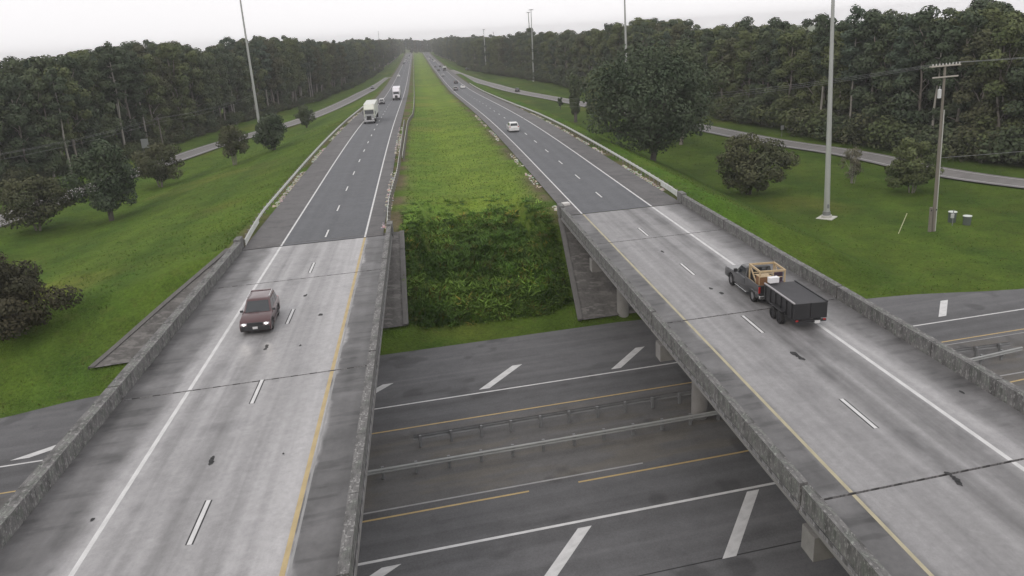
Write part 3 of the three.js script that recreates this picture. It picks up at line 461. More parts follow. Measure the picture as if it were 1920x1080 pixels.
// woodland trees; heights near 24 m
function woodTree(kind, seed) {
  const r = rng(seed), H = 24, lumps = [], wood = [];
  if (kind === 'pine') {
    const top = H, low = 11 + r() * 2; wood.push(limb([0, -0.4, 0], [r() - 0.5, top - 1, r() - 0.5], 0.26, 0.06, 0.5, r));
    for (let i = 0; i < 15; i++) { const y = lerp(low, top - 0.6, i / 14), k = Math.sin(lerp(0.5, 2.75, i / 14)), a = i * 2.4 + r(), d = (1.0 + r() * 1.3) * k; lumps.push([Math.cos(a) * d, y, Math.sin(a) * d, 1.25 * k + 0.45, 0.7 + 0.25 * r(), 1.25 * k + 0.45]); if (i < 13) wood.push(limb([0, y - 0.6, 0], [Math.cos(a) * d * 1.2, y, Math.sin(a) * d * 1.2], 0.07, 0.02, 0.2, r)); }
  } else {
    const low = kind === 'round' ? 3.5 : 8; wood.push(limb([0, -0.4, 0], [(r() - 0.5) * 2, H * 0.8, (r() - 0.5) * 2], 0.3, 0.08, 0.8, r));
    for (let i = 0; i < 20; i++) { const t = i / 19, y = lerp(low, H - 1.6, t), k = Math.pow(Math.sin(lerp(0.55, 2.7, t)), 0.8), a = i * 2.4 + r() * 1.2, d = (1.4 + r() * 2.3) * k, s = 1.1 + r() * 0.9; lumps.push([Math.cos(a) * d, y + (r() - 0.5), Math.sin(a) * d, s * 1.15, s * 0.9, s * 1.15]); if (i % 2 === 0) wood.push(limb([0, y * 0.75, 0], [Math.cos(a) * d, y, Math.sin(a) * d], 0.1, 0.03, 0.4, r)); }
  }
  return { crown: foliage(r, lumps, kind === 'pine' ? 4200 : 7000, kind === 'pine' ? 0.38 : 0.43), trunk: flat(wood) };
}
const WOOD = []; for (let i = 0; i < 3; i++) WOOD.push({ k: 'pine', ...woodTree('pine', 900 + i), m: LEAF[[1, 4, 1][i]], b: mBarkPale }); for (let i = 0; i < 3; i++) WOOD.push({ k: 'tall', ...woodTree('tall', 930 + i), m: LEAF[[0, 3, 2][i]], b: mBark }); for (let i = 0; i < 3; i++) WOOD.push({ k: 'round', ...woodTree('round', 960 + i), m: LEAF[[0, 2, 1][i]], b: mBark });
const woodProto = WOOD.map(w => { const g = new THREE.Group(); const a = new THREE.Mesh(w.trunk, w.b), b = new THREE.Mesh(w.crown, w.m); a.name = 'trunk'; b.name = 'crown'; for (const q of [a, b]) q.castShadow = q.receiveShadow = true; g.add(a, b); return g; });
const edgeL = [[-150, -70], [-116, -118], [-88, -166], [-74, -184], [-67.5, -234], [-58, -300], [-45, -370], [-38, -470], [-35, -560], [-33.5, -670], [-29, -1000], [-26, -1350]];
const edgeR = [[150, -84], [97, -112], [88.5, -134], [82.5, -163], [79, -206], [75, -260], [72, -300], [67, -345], [62, -441], [49, -560], [44, -640], [42, -826], [38, -1000], [31, -1350]];
const edgeAt = (E, z) => { for (let i = 1; i < E.length; i++) if (z >= E[i][1]) return lerp(E[i - 1][0], E[i][0], (z - E[i - 1][1]) / (E[i][1] - E[i - 1][1])); return E[E.length - 1][0]; };
{
  const r = rng(4242), single = [], rest = [];
  for (const [E, s] of [[edgeL, -1], [edgeR, 1]]) {
    let acc = 0;
    for (let i = 1; i < E.length; i++) { const [a, b] = [E[i - 1], E[i]], L = Math.hypot(b[0] - a[0], b[1] - a[1]); for (let d = acc; d < L; d += 4.6 + (Math.hypot(b[0], b[1]) > 500 ? 2.5 : 0)) { const t = d / L, bx_ = lerp(a[0], b[0], t), bz = lerp(a[1], b[1], t), dx = (b[0] - a[0]) / L, dz = (b[1] - a[1]) / L; for (let row = 0; row < 5; row++) { const o = row * 5.2 + (r() - 0.5) * 3.2 + 1.2, al = (r() - 0.5) * 3.4, nx = -dz * s, nz = dx * s, sx = Math.sign(nx) === s ? 1 : -1; rowPut(bx_ + dx * al + nx * o * sx, bz + dz * al + nz * o * sx, row, s); } } }
  }
  // a closing wood where the highway runs out of sight
  for (let x = -60; x <= 70; x += 5) for (let row = 0; row < 3; row++) rest.push([x + (r() - 0.5) * 4, -1470 - row * 7 - r() * 5, 2, 0]);
  function rowPut(x, z, row, s) { if (rampDist(x, z) < 6) return; const d = Math.hypot(x, z); (row < 2 && d < 430 ? single : rest).push([x, z, row, s, d]); }
  single.sort((a, b) => a[4] - b[4]);
  const keep = single.filter(([x, z]) => { const a = Math.atan2(x, -z) - 0.0983; return a > -0.64 && a < 0.64; });
  const n = [0, 0]; const L = { pine: 0, tall: 0, round: 0 };
  const put = (x, z) => { const f = hash(Math.round(x * 7), Math.round(z * 7), 5), g = hash(Math.round(x * 7), Math.round(z * 7), 6); if (x > 0) return f < 0.12 ? Math.floor(g * 2.999) : f < 0.3 ? 3 + Math.floor(g * 2.999) : 6 + Math.floor(g * 2.999); return Math.floor(f * 8.999); };
  const SZ = (x, z) => (x > 0 ? 0.73 : 0.8) + 0.22 * n2(x, z, 30, 87) + 0.18 * hash(Math.round(x * 9), Math.round(z * 9), 8) + (hash(Math.round(x * 9), Math.round(z * 9), 18) > 0.93 ? 0.09 : 0);
  const used = new Set();
  keep.forEach((q, i) => {
    const [x, z, row, s] = q; const k = put(x, z), side = s < 0 ? 0 : 1;
    if (n[side] >= 148) return; n[side]++; used.add(q);
    const w = WOOD[k], c = woodProto[k].clone(), sc = SZ(x, z);
    c.name = numbered(w.k === 'pine' ? 'pine_tree' : 'woodland_tree'); c.position.set(x, land(x, z), z); c.rotation.y = hash(i, 3, 7) * 6.28; c.scale.set(sc * (0.95 + 0.2 * hash(i, 5, 7)), sc, sc * (0.95 + 0.2 * hash(i, 6, 7)));
    const ang = x / -z, spot = s < 0 ? (ang < -0.4 ? 'behind the darkest left tree' : ang < -0.27 ? 'behind the many-stemmed left tree' : ang < -0.17 ? 'around the left light mast' : 'far along the left ramp') : (ang > 0.62 ? 'right of the lawn utility pole' : ang > 0.46 ? 'behind the right lawn light mast' : ang > 0.3 ? 'behind the big spreading right tree' : ang > 0.18 ? 'left of the big spreading right tree' : 'far along the right highway'); const where = s < 0 ? 'left' : 'right', what = { pine: 'thin pine with bare trunk', tall: 'tall tree with bare trunk', round: 'full leafy tree' }[w.k];
    c.userData = { label: `${what} in the woods ${spot}`, category: 'tree', group: `${w.k} trees ${spot}` };
    scene.add(c);
  });
  for (const q of single) if (!used.has(q)) rest.push(q);
  const by = WOOD.map(() => []); for (const [x, z] of rest) by[put(x, z)].push([x, z]);
  const M = new THREE.Matrix4(), Q = new THREE.Quaternion(), Y = new THREE.Vector3(0, 1, 0);
  WOOD.forEach((w, k) => { for (const [nm, g, m] of [['trunk', w.trunk, w.b], ['crown', w.crown, w.m]]) { const im = new THREE.InstancedMesh(g, m, by[k].length); by[k].forEach(([x, z], i) => { const sc = SZ(x, z); M.compose(new THREE.Vector3(x, land(x, z), z), Q.setFromAxisAngle(Y, hash(i, k, 9) * 6.28), new THREE.Vector3(sc * 1.05, sc, sc * 1.05)); im.setMatrixAt(i, M); }); im.name = numbered(nm === 'trunk' ? 'deep_wood_trunks' : 'deep_wood_foliage'); im.castShadow = im.receiveShadow = true; im.userData = { kind: 'stuff', label: nm === 'trunk' ? 'mass of trunks deep inside the woods on both sides' : 'mass of dark foliage deep inside the woods on both sides', category: 'woods' }; scene.add(im); } });
}
// undergrowth along the wood edges
const bushGeo = [0, 1, 2].map(i => { const r = rng(500 + i), l = []; for (let k = 0; k < 9; k++) { const a = r() * 6.28, d = r() * 1.3; l.push([Math.cos(a) * d, 0.8 + r() * 1.3, Math.sin(a) * d, 0.9 + r() * 0.4, 0.7 + r() * 0.4, 0.9 + r() * 0.4]); } return foliage(r, l, 1500, 0.21); });
{
  const r = rng(611), M = new THREE.Matrix4(), Q = new THREE.Quaternion(), Y = new THREE.Vector3(0, 1, 0);
  bushGeo.forEach((g, v) => { const im = new THREE.InstancedMesh(g, LEAF[[2, 0, 3][v]], 420); let n = 0; for (let i = 0; i < 420; i++) { const left = r() < 0.5, E = left ? edgeL : edgeR, z = -90 - Math.pow(r(), 1.6) * 700, x = edgeAt(E, z) + (left ? -1 : 1) * (r() * 7 - 2.0); if (rampDist(x, z) < 5) continue; const s = left ? 0.55 + r() * 0.9 : 0.9 + r() * 1.5; M.compose(new THREE.Vector3(x, land(x, z) - 0.1, z), Q.setFromAxisAngle(Y, r() * 6.28), new THREE.Vector3(s * 1.2, s, s * 1.2)); im.setMatrixAt(n++, M); } im.count = n; im.name = numbered('undergrowth'); im.castShadow = im.receiveShadow = true; im.userData = { kind: 'stuff', label: 'low tangled undergrowth along the foot of the woods', category: 'undergrowth' }; scene.add(im); });
}
// single trees of the lawns: [name,label,x,z,height,crown base,half width x,half width z, leaf, leaf size, leaf count, stems, bark]
function lawnTree(name, label, x, z, H, low, wx, wz, leaf, size, count, stems, bark, seed, o = {}) {
  const r = rng(seed), T = thing(name, label, o.cat ?? 'tree', [x, land(x, z) - 0.05, z]), lumps = [], wood = [], n = o.lumps ?? 30, cy = (H + low) / 2, hy = (H - low) / 2;
  for (let i = 0; i < n; i++) { const t = (i + 0.5) / n, c = 1 - 2 * t, a = i * 2.39996 + r() * 0.8, s = Math.sqrt(1 - c * c), q = 0.35 + r() * 0.5, k = 0.2 + r() * 0.17, asym = 0.82 + 0.36 * n2(a * 3, seed, 1.1, 77); if (r() < 0.05) continue; lumps.push([Math.cos(a) * s * wx * q * asym, cy + c * hy * (0.6 + 0.3 * r()), Math.sin(a) * s * wz * q * asym, wx * k * (0.8 + 0.4 * r()), hy * k * 0.9, wz * k]); }
  for (let i = 0; i < 6; i++) lumps.push([(r() - 0.5) * wx * 0.5, cy + (r() - 0.5) * hy, (r() - 0.5) * wz * 0.5, wx * 0.25, hy * 0.25, wz * 0.25]);
  for (let i = 0; i < stems; i++) { const a = i / stems * 6.28 + r(), d = stems > 1 ? 0.25 : 0; wood.push(limb([Math.cos(a) * d, -0.2, Math.sin(a) * d], [Math.cos(a) * wx * 0.22, cy + hy * 0.3, Math.sin(a) * wz * 0.22], (o.r0 ?? 0.16), 0.05, 0.3, r)); }
  for (let i = 0; i < lumps.length; i += 2) { const l = lumps[i]; wood.push(limb([l[0] * 0.12, lerp(low, l[1], 0.35), l[2] * 0.12], [l[0], l[1], l[2]], (o.r0 ?? 0.16) * 0.4, 0.02, 0.3, r)); }
  mesh('trunk', wood, bark, T); mesh('crown', foliage(r, lumps, count, size), leaf, T); return T;
}
lawnTree('broadleaf_tree', 'wide low spreading tree at the left edge beyond the big bush', -56.5, -124, 8.4, 1.0, 6.8, 5.8, LEAF[3], 0.3, 9000, 3, mBark, 21);
lawnTree('broadleaf_tree', 'tallest darkest tree on the left grass, between two smaller trees', -46.3, -124.5, 12.6, 0.9, 5.8, 5.2, LEAF[1], 0.32, 11000, 2, mBarkDark, 22, { r0: 0.26 });
lawnTree('crape_myrtle', 'round brownish tree with many stems on the left grass beside the darkest tree', -48.5, -157, 8.4, 1.0, 5.4, 4.8, LEAF[3], 0.3, 8000, 6, mBark, 23, { r0: 0.1 });
lawnTree('crape_myrtle', 'thin brownish tree on the left grass below the tall light mast', -36.1, -163, 7.6, 1.5, 3.5, 3.2, LEAF[3], 0.28, 5000, 5, mBark, 24, { r0: 0.08 });
lawnTree('broadleaf_tree', 'dark round tree on the left grass right of the tall light mast', -30.2, -173, 7.8, 0.3, 4.3, 4.0, LEAF[1], 0.3, 8000, 4, mBarkDark, 25, { r0: 0.1 });
lawnTree('broadleaf_tree', 'small round tree beside the left ramp nearest the white truck', -30.8, -231, 6.0, 0.8, 2.7, 2.7, LEAF[0], 0.28, 4000, 3, mBarkDark, 26, { r0: 0.09 });
lawnTree('bush', 'large dark brown bush at the left edge above the bridge slope', -34.6, -66.5, 7.0, 0.0, 5.8, 4.4, leafMat(0.07, 0.068, 0.048), 0.2, 22000, 7, mBarkDark, 27, { cat: 'bush', r0: 0.07, lumps: 30 });
lawnTree('broadleaf_tree', 'big spreading dark tree standing beside the right highway', 37.4, -132, 18.2, 1.2, 11.4, 9.0, LEAF[1], 0.36, 26000, 1, mBarkDark, 28, { r0: 0.55, lumps: 60 });
lawnTree('broadleaf_tree', 'tall dark tree filling in behind the big spreading tree', 53, -166, 21, 2.5, 8.5, 8, LEAF[0], 0.5, 12000, 1, mBark, 29, { r0: 0.4, lumps: 36 });
lawnTree('vine_covered_tree', 'narrow vine covered trunk left of the big spreading tree', 41.5, -222, 13.5, 1.0, 2.2, 2.2, LEAF[0], 0.4, 4000, 1, mBarkDark, 30, { r0: 0.5, lumps: 16 });
lawnTree('broadleaf_tree', 'leafy tree between the vine covered trunk and the big spreading tree', 45.0, -197, 15.5, 2.2, 7.0, 6.5, LEAF[2], 0.45, 10000, 2, mBarkDark, 31, { r0: 0.3, lumps: 32 });
lawnTree('sapling', 'very small sapling by the right ramp left of the vine covered trunk', 44.1, -261, 4.2, 0.8, 1.3, 1.3, LEAF[1], 0.3, 900, 1, mBarkDark, 32, { r0: 0.12, lumps: 8 });
lawnTree('crape_myrtle', 'brownish round tree on the right lawn left of the light mast', 46.0, -112.5, 9.0, 0.1, 5.6, 4.8, LEAF[3], 0.3, 11000, 5, mBarkDark, 33, { r0: 0.1, lumps: 28 });
lawnTree('crape_myrtle', 'round green tree on the right lawn beside the utility pole', 66.5, -105.5, 7.8, 0.5, 4.6, 4.2, LEAF[2], 0.28, 9000, 4, mBark, 34, { r0: 0.1, lumps: 26 });
lawnTree('shrub', 'pale half bare shrub on the right lawn between mast and utility pole', 63.0, -115, 5.6, 0.8, 2.5, 2.3, leafMat(0.16, 0.16, 0.13), 0.2, 1500, 6, mBarkPale, 35, { cat: 'shrub', r0: 0.05, lumps: 16 });
for (const [x, z, s, l] of [[92, -107, 1, 'reddish brown dry brush at the right woods edge, nearer clump'], [95, -113, 1.2, 'reddish brown dry brush at the right woods edge, farther clump']]) lawnTree('brush', l, x, z, 3.0 * s, 0.1, 3.4, 2.2, leafMat(0.15, 0.085, 0.058), 0.25, 2200, 5, mBarkDark, 36 + s * 10, { cat: 'bush', r0: 0.05, lumps: 14 });
// tall weeds of the median slope
{
  const mk = (seed, n, h, w) => { const r = rng(seed), p = [], uv = []; for (let i = 0; i < n; i++) { const a = r() * 6.28, d = r() * 0.45, hh = h * (0.4 + r() * 0.6), ln = 0.3 + r() * 0.5, ww = w * (0.6 + r()), x0 = Math.cos(a) * d, z0 = Math.sin(a) * d, dx = Math.cos(a) * ln * hh * 0.7, dz = Math.sin(a) * ln * hh * 0.7, px = -Math.sin(a) * ww, pz = Math.cos(a) * ww; const A = [x0 - px * 0.4, 0, z0 - pz * 0.4], B = [x0 + px * 0.4, 0, z0 + pz * 0.4], C = [x0 + dx * 0.4 + px, hh * 0.7, z0 + dz * 0.4 + pz], D = [x0 + dx * 0.4 - px, hh * 0.7, z0 + dz * 0.4 - pz], E = [x0 + dx * 1.4, hh * (0.75 + 0.25 * r()), z0 + dz * 1.4]; p.push(...A, ...B, ...C, ...A, ...C, ...D, ...D, ...C, ...E); for (let k = 0; k < 9; k++) uv.push(x0 + i * 0.13, k * 0.07 + i * 0.05); } const g = quadGeo(p, uv); g.computeVertexNormals(); return g; };
  const weedM = [leafMat(0.07, 0.135, 0.028), leafMat(0.045, 0.09, 0.025), leafMat(0.105, 0.18, 0.036)];
  const r = rng(808), M = new THREE.Matrix4(), Q = new THREE.Quaternion(), E = new THREE.Euler();
  for (let v = 0; v < 3; v++) {
    const im = new THREE.InstancedMesh(v === 1 ? foliage(rng(820), [[0, 0.4, 0, 0.6, 0.45, 0.6], [0.3, 0.7, 0.1, 0.4, 0.3, 0.4]], 110, 0.15) : mk(810 + v, 26, 1.0, 0.045), weedM[v], 4200); let n = 0;
    for (let i = 0; i < 4200; i++) { const x = -2.6 + r() * 14.4, zp = -65.5 - r() * 26, z = zOf(x, zp), e = fb2(x, z, 5, 70 + v); if (e < 0.36 + 0.1 * r()) continue; if (x > 9 && zp < -79 && r() < 0.7) continue; if (r() < 0.93 * sm(80, 90, -zp + (e - 0.5) * 14)) continue; const s = (0.6 + r() * 0.8) * (v === 1 ? 0.6 : 1.0) * (0.6 + 0.8 * e); const hem = clamp(Math.min(x + 2.9, 12.1 - x, (zp + 93) * 0.3, -65.1 - zp) / 2.2, 0.2, 1) * lerp(1, 0.5, sm(72, 84, -zp)) * (0.55 + 0.9 * fb2(x, z, 3.5, 95)); M.compose(new THREE.Vector3(x, land(x, z) - 0.05, z), Q.setFromEuler(E.set((r() - 0.5) * 0.5, r() * 6.28, (r() - 0.5) * 0.5)), new THREE.Vector3(s * (0.6 + 0.4 * hem), s * hem, s * (0.6 + 0.4 * hem))); im.setMatrixAt(n, M); im.setColorAt(n, (() => { const t = fb2(x, z, 6, 99), q = (0.7 + r() * 0.6 + 0.8 * (t - 0.4)) * (fb2(x, z, 9, 121) + 0.02 * (-zp - 65) > 0.72 ? 1.5 : 1), dead = r() < 0.07; return dead ? rgb(1.5 * q, 0.8 * q, 0.9 * q) : rgb(q, q, q); })()); n++; }
    im.count = n; im.name = numbered('tall_weeds'); im.castShadow = im.receiveShadow = true; im.userData = { kind: 'stuff', label: 'dense tall green weeds on the median slope between the bridges', category: 'weeds' }; scene.add(im);
  }
  // mown turf blades
  const tuft = (() => { const q = rng(830), p = [], uv = []; for (let i = 0; i < 9; i++) { const a = q() * 6.28, d = q() * 0.12, h = 0.07 + q() * 0.1, x = Math.cos(a) * d, z = Math.sin(a) * d, lx = (q() - 0.5) * 0.1, lz = (q() - 0.5) * 0.1, w = 0.012; p.push(x - w, 0, z, x + w, 0, z + w, x + lx, h, z + lz); uv.push(0, 0, 0.1, 0, 0.05, 0.2); } const g = quadGeo(p, uv); g.computeVertexNormals(); return g; })();
  const N = 60000, im = new THREE.InstancedMesh(tuft, leafMat(0.1, 0.165, 0.04), N); let n = 0;
  for (let i = 0; i < N; i++) { const k = r(); let x, z; if (k < 0.42) { x = -18.5 - Math.pow(r(), 1.5) * 50; z = -46 - Math.pow(r(), 1.7) * 170; } else if (k < 0.8) { x = 27 + Math.pow(r(), 1.4) * 60; z = -46 - Math.pow(r(), 1.7) * 130; } else { x = -2.4 + r() * 14.8; z = -70 - Math.pow(r(), 1.8) * 170; } const zp = z + SK * clamp(x, -60, 60); if (zp > northEdge(x) - 0.4 || rampDist(x, z) < 3.8 || (x > -27 && x < -17 && zp > -77.5)) continue; const s = 0.45 + r() * 0.7; M.compose(new THREE.Vector3(x, land(x, z) - 0.015, z), Q.setFromEuler(E.set(0, r() * 6.28, 0)), new THREE.Vector3(s, s, s)); im.setMatrixAt(n, M); im.setColorAt(n, rgb(0.7 + r() * 0.7, 0.75 + r() * 0.5, 0.7 + r() * 0.4)); n++; }
  im.count = n; im.name = 'grass'; im.receiveShadow = true; im.userData = { kind: 'stuff', label: 'short mown grass on the highway slopes and lawns', category: 'grass' }; scene.add(im);
}

/* ---------- vehicles: front toward local +z ---------- */
const mGlass = new THREE.MeshPhysicalMaterial({ color: rgb(0.022, 0.026, 0.03), roughness: 0.08, clearcoat: 0.6, side: THREE.DoubleSide });
const mTyre = std(rgb(0.022, 0.022, 0.023), 0.9), mRim = std(rgb(0.42, 0.42, 0.43), 0.35, { metalness: 0.7 }), mRimDark = std(rgb(0.06, 0.06, 0.065), 0.4, { metalness: 0.5 }), mTrimBlack = std(rgb(0.03, 0.03, 0.032), 0.65), mChrome = std(rgb(0.6, 0.6, 0.6), 0.2, { metalness: 0.9 });
const mTail = std(rgb(0.35, 0.02, 0.02), 0.3), mLampClear = std(rgb(0.6, 0.6, 0.62), 0.15), mPlate = std(rgb(0.6, 0.6, 0.6), 0.5), mAmber = std(rgb(0.6, 0.22, 0.03), 0.4);
const paint = (r, g, b, rough = 0.35) => new THREE.MeshPhysicalMaterial({ color: rgb(r, g, b), roughness: rough, clearcoat: 0.7, clearcoatRoughness: 0.12, side: THREE.DoubleSide });
const wheelCache = new Map();
function wheelGeo(R, W) { const k = R + '_' + W; if (!wheelCache.has(k)) { const prof = [[R * 0.62, -W / 2], [R * 0.93, -W / 2], [R, -W * 0.36], [R, W * 0.36], [R * 0.93, W / 2], [R * 0.62, W / 2]].map(p => new THREE.Vector2(...p)); const t = new THREE.LatheGeometry(prof, 22).rotateZ(Math.PI / 2); const rim = [new THREE.LatheGeometry([[0.02, W * 0.3], [R * 0.18, W * 0.36], [R * 0.2, W * 0.2], [R * 0.5, W * 0.3], [R * 0.64, W * 0.46], [R * 0.64, -W * 0.46], [R * 0.5, -W * 0.3], [0.02, -W * 0.3]].map(p => new THREE.Vector2(...p)), 18).rotateZ(Math.PI / 2)]; for (let i = 0; i < 5; i++) { const a = i / 5 * 6.283; rim.push(new THREE.BoxGeometry(W * 0.84, R * 0.5, R * 0.14).translate(0, R * 0.34, 0).rotateX(a)); } wheelCache.set(k, [t, flat(rim)]); } return wheelCache.get(k); }
function addWheels(T, R, W, spots, rimM = mRim) { for (const [x, z] of spots) { const [t, r] = wheelGeo(R, W), w = mesh('wheel', t, mTyre, T); w.position.set(x, R, z); mesh('rim', r, rimM, w); } }
// side outline with wheel arches pushed to the car's width, edges rounded
function bodyShell(outline, arches, W, bev = 0.07) {
  const s = new THREE.Shape(); s.moveTo(...outline[0]);
  const y0 = outline[0][1];
  for (const [zc, R, yc] of arches) { const dz = Math.sqrt(Math.max(0.01, R * R - (y0 - yc) ** 2)); s.lineTo(zc - dz, y0); s.absarc(zc, yc, R, Math.PI + Math.asin((yc - y0) / R), -Math.asin((yc - y0) / R), true); }
  for (let i = 1; i < outline.length; i++) s.lineTo(...outline[i]);
  s.closePath();
  const g = new THREE.ExtrudeGeometry(s, { depth: W - 2 * bev, bevelEnabled: true, bevelThickness: bev, bevelSize: bev * 0.7, bevelOffset: -bev * 0.7, bevelSegments: 3, curveSegments: 10, steps: 1 });
  g.translate(0, 0, -(W - 2 * bev) / 2).rotateY(-Math.PI / 2); return toCreasedNormals(g, 0.7);
}
// tapering cabin through stacked rounded rectangles: levels [y, zRear, zFront, halfWidth]
function cabinShell(levels) {
  const n = 24, p = [], id = [];
  const ring = (y, za, zb, hw, c) => { const zc = (za + zb) / 2, hl = (zb - za) / 2; for (let i = 0; i < n; i++) { const q = i / n * 4, sd = Math.floor(q), f = q - sd; const cr = [[1, -1], [1, 1], [-1, 1], [-1, -1]], A = cr[sd], B = cr[(sd + 1) % 4], k = [0.0, 0.04, 0.2, 0.5, 0.8, 0.96][Math.round(f * 6)]; let x = lerp(A[0], B[0], k), z = lerp(A[1], B[1], k); const round = k === 0 ? 0.955 : 1; p.push(x * hw * round, y, zc + z * hl * round); } };
  levels.forEach(l => ring(...l)); const L = levels.length;
  for (let j = 0; j + 1 < L; j++) for (let i = 0; i < n; i++) { const a = j * n + i, b = j * n + (i + 1) % n; id.push(a, a + n, b, b, a + n, b + n); }
  const cB = p.length / 3; const top = levels[L - 1]; p.push(0, top[0] + 0.02, (top[1] + top[2]) / 2); for (let i = 0; i < n; i++) id.push((L - 1) * n + i, cB, (L - 1) * n + (i + 1) % n);
  const g = quadGeo(p, new Array(p.length / 3 * 2).fill(0)); g.setIndex(id); g.computeVertexNormals(); return toCreasedNormals(g, 0.6);
}
// thin solid panel laid 8 mm proud on a four-cornered face
function panel(c, t = 0.02, proud = 0.008) { const [a, b, d, e] = c.map(q => new THREE.Vector3(...q)), n = b.clone().sub(a).cross(e.clone().sub(a)).normalize(), up = n.clone().multiplyScalar(proud), dn = n.clone().multiplyScalar(proud - t), F = [a, b, d, e].map(q => q.clone().add(up)), K = [a, b, d, e].map(q => q.clone().add(dn)), p = [], q4 = (w, x, y, z) => { for (const v of [w, x, y, w, y, z]) p.push(v.x, v.y, v.z); }; q4(F[0], F[1], F[2], F[3]); q4(K[3], K[2], K[1], K[0]); for (let i = 0; i < 4; i++) q4(F[(i + 1) % 4], F[i], K[i], K[(i + 1) % 4]); const g = quadGeo(p, new Array(p.length / 3 * 2).fill(0)); g.computeVertexNormals(); return g; }
function cabinGlass(T, b, t, m, sideCuts, o = {}) { // b,t: [y,zRear,zFront,halfWidth]; sideCuts: list of [from,to] along the side (0 rear..1 front)
  const P = (s, f, k) => { const y = lerp(b[0], t[0], k), za = lerp(b[1], t[1], k), zb = lerp(b[2], t[2], k), hw = lerp(b[3], t[3], k); return [s * hw, y, lerp(za, zb, f)]; };
  const fr = (x, k, f) => { const y = lerp(b[0], t[0], k), hw = lerp(b[3], t[3], k), z = lerp(f ? b[2] : b[1], f ? t[2] : t[1], k); return [x * hw, y, z]; };
  mesh('windshield', panel([fr(-0.88, 0.06, 1), fr(0.88, 0.06, 1), fr(0.86, 0.93, 1), fr(-0.86, 0.93, 1)]), m, T);
  if (!o.noRear) mesh('rear_window', panel([fr(0.84, 0.22, 0), fr(-0.84, 0.22, 0), fr(-0.82, 0.92, 0), fr(0.82, 0.92, 0)]), m, T);
  for (const s of [-1, 1]) for (const [f0, f1] of sideCuts) { const c = [P(s, f0, 0.1), P(s, f1, 0.1), P(s, Math.min(f1, 0.97), 0.9), P(s, Math.max(f0, 0.03), 0.9)]; mesh('side_window', panel(s < 0 ? c : [c[1], c[0], c[3], c[2]]), m, T); }
}
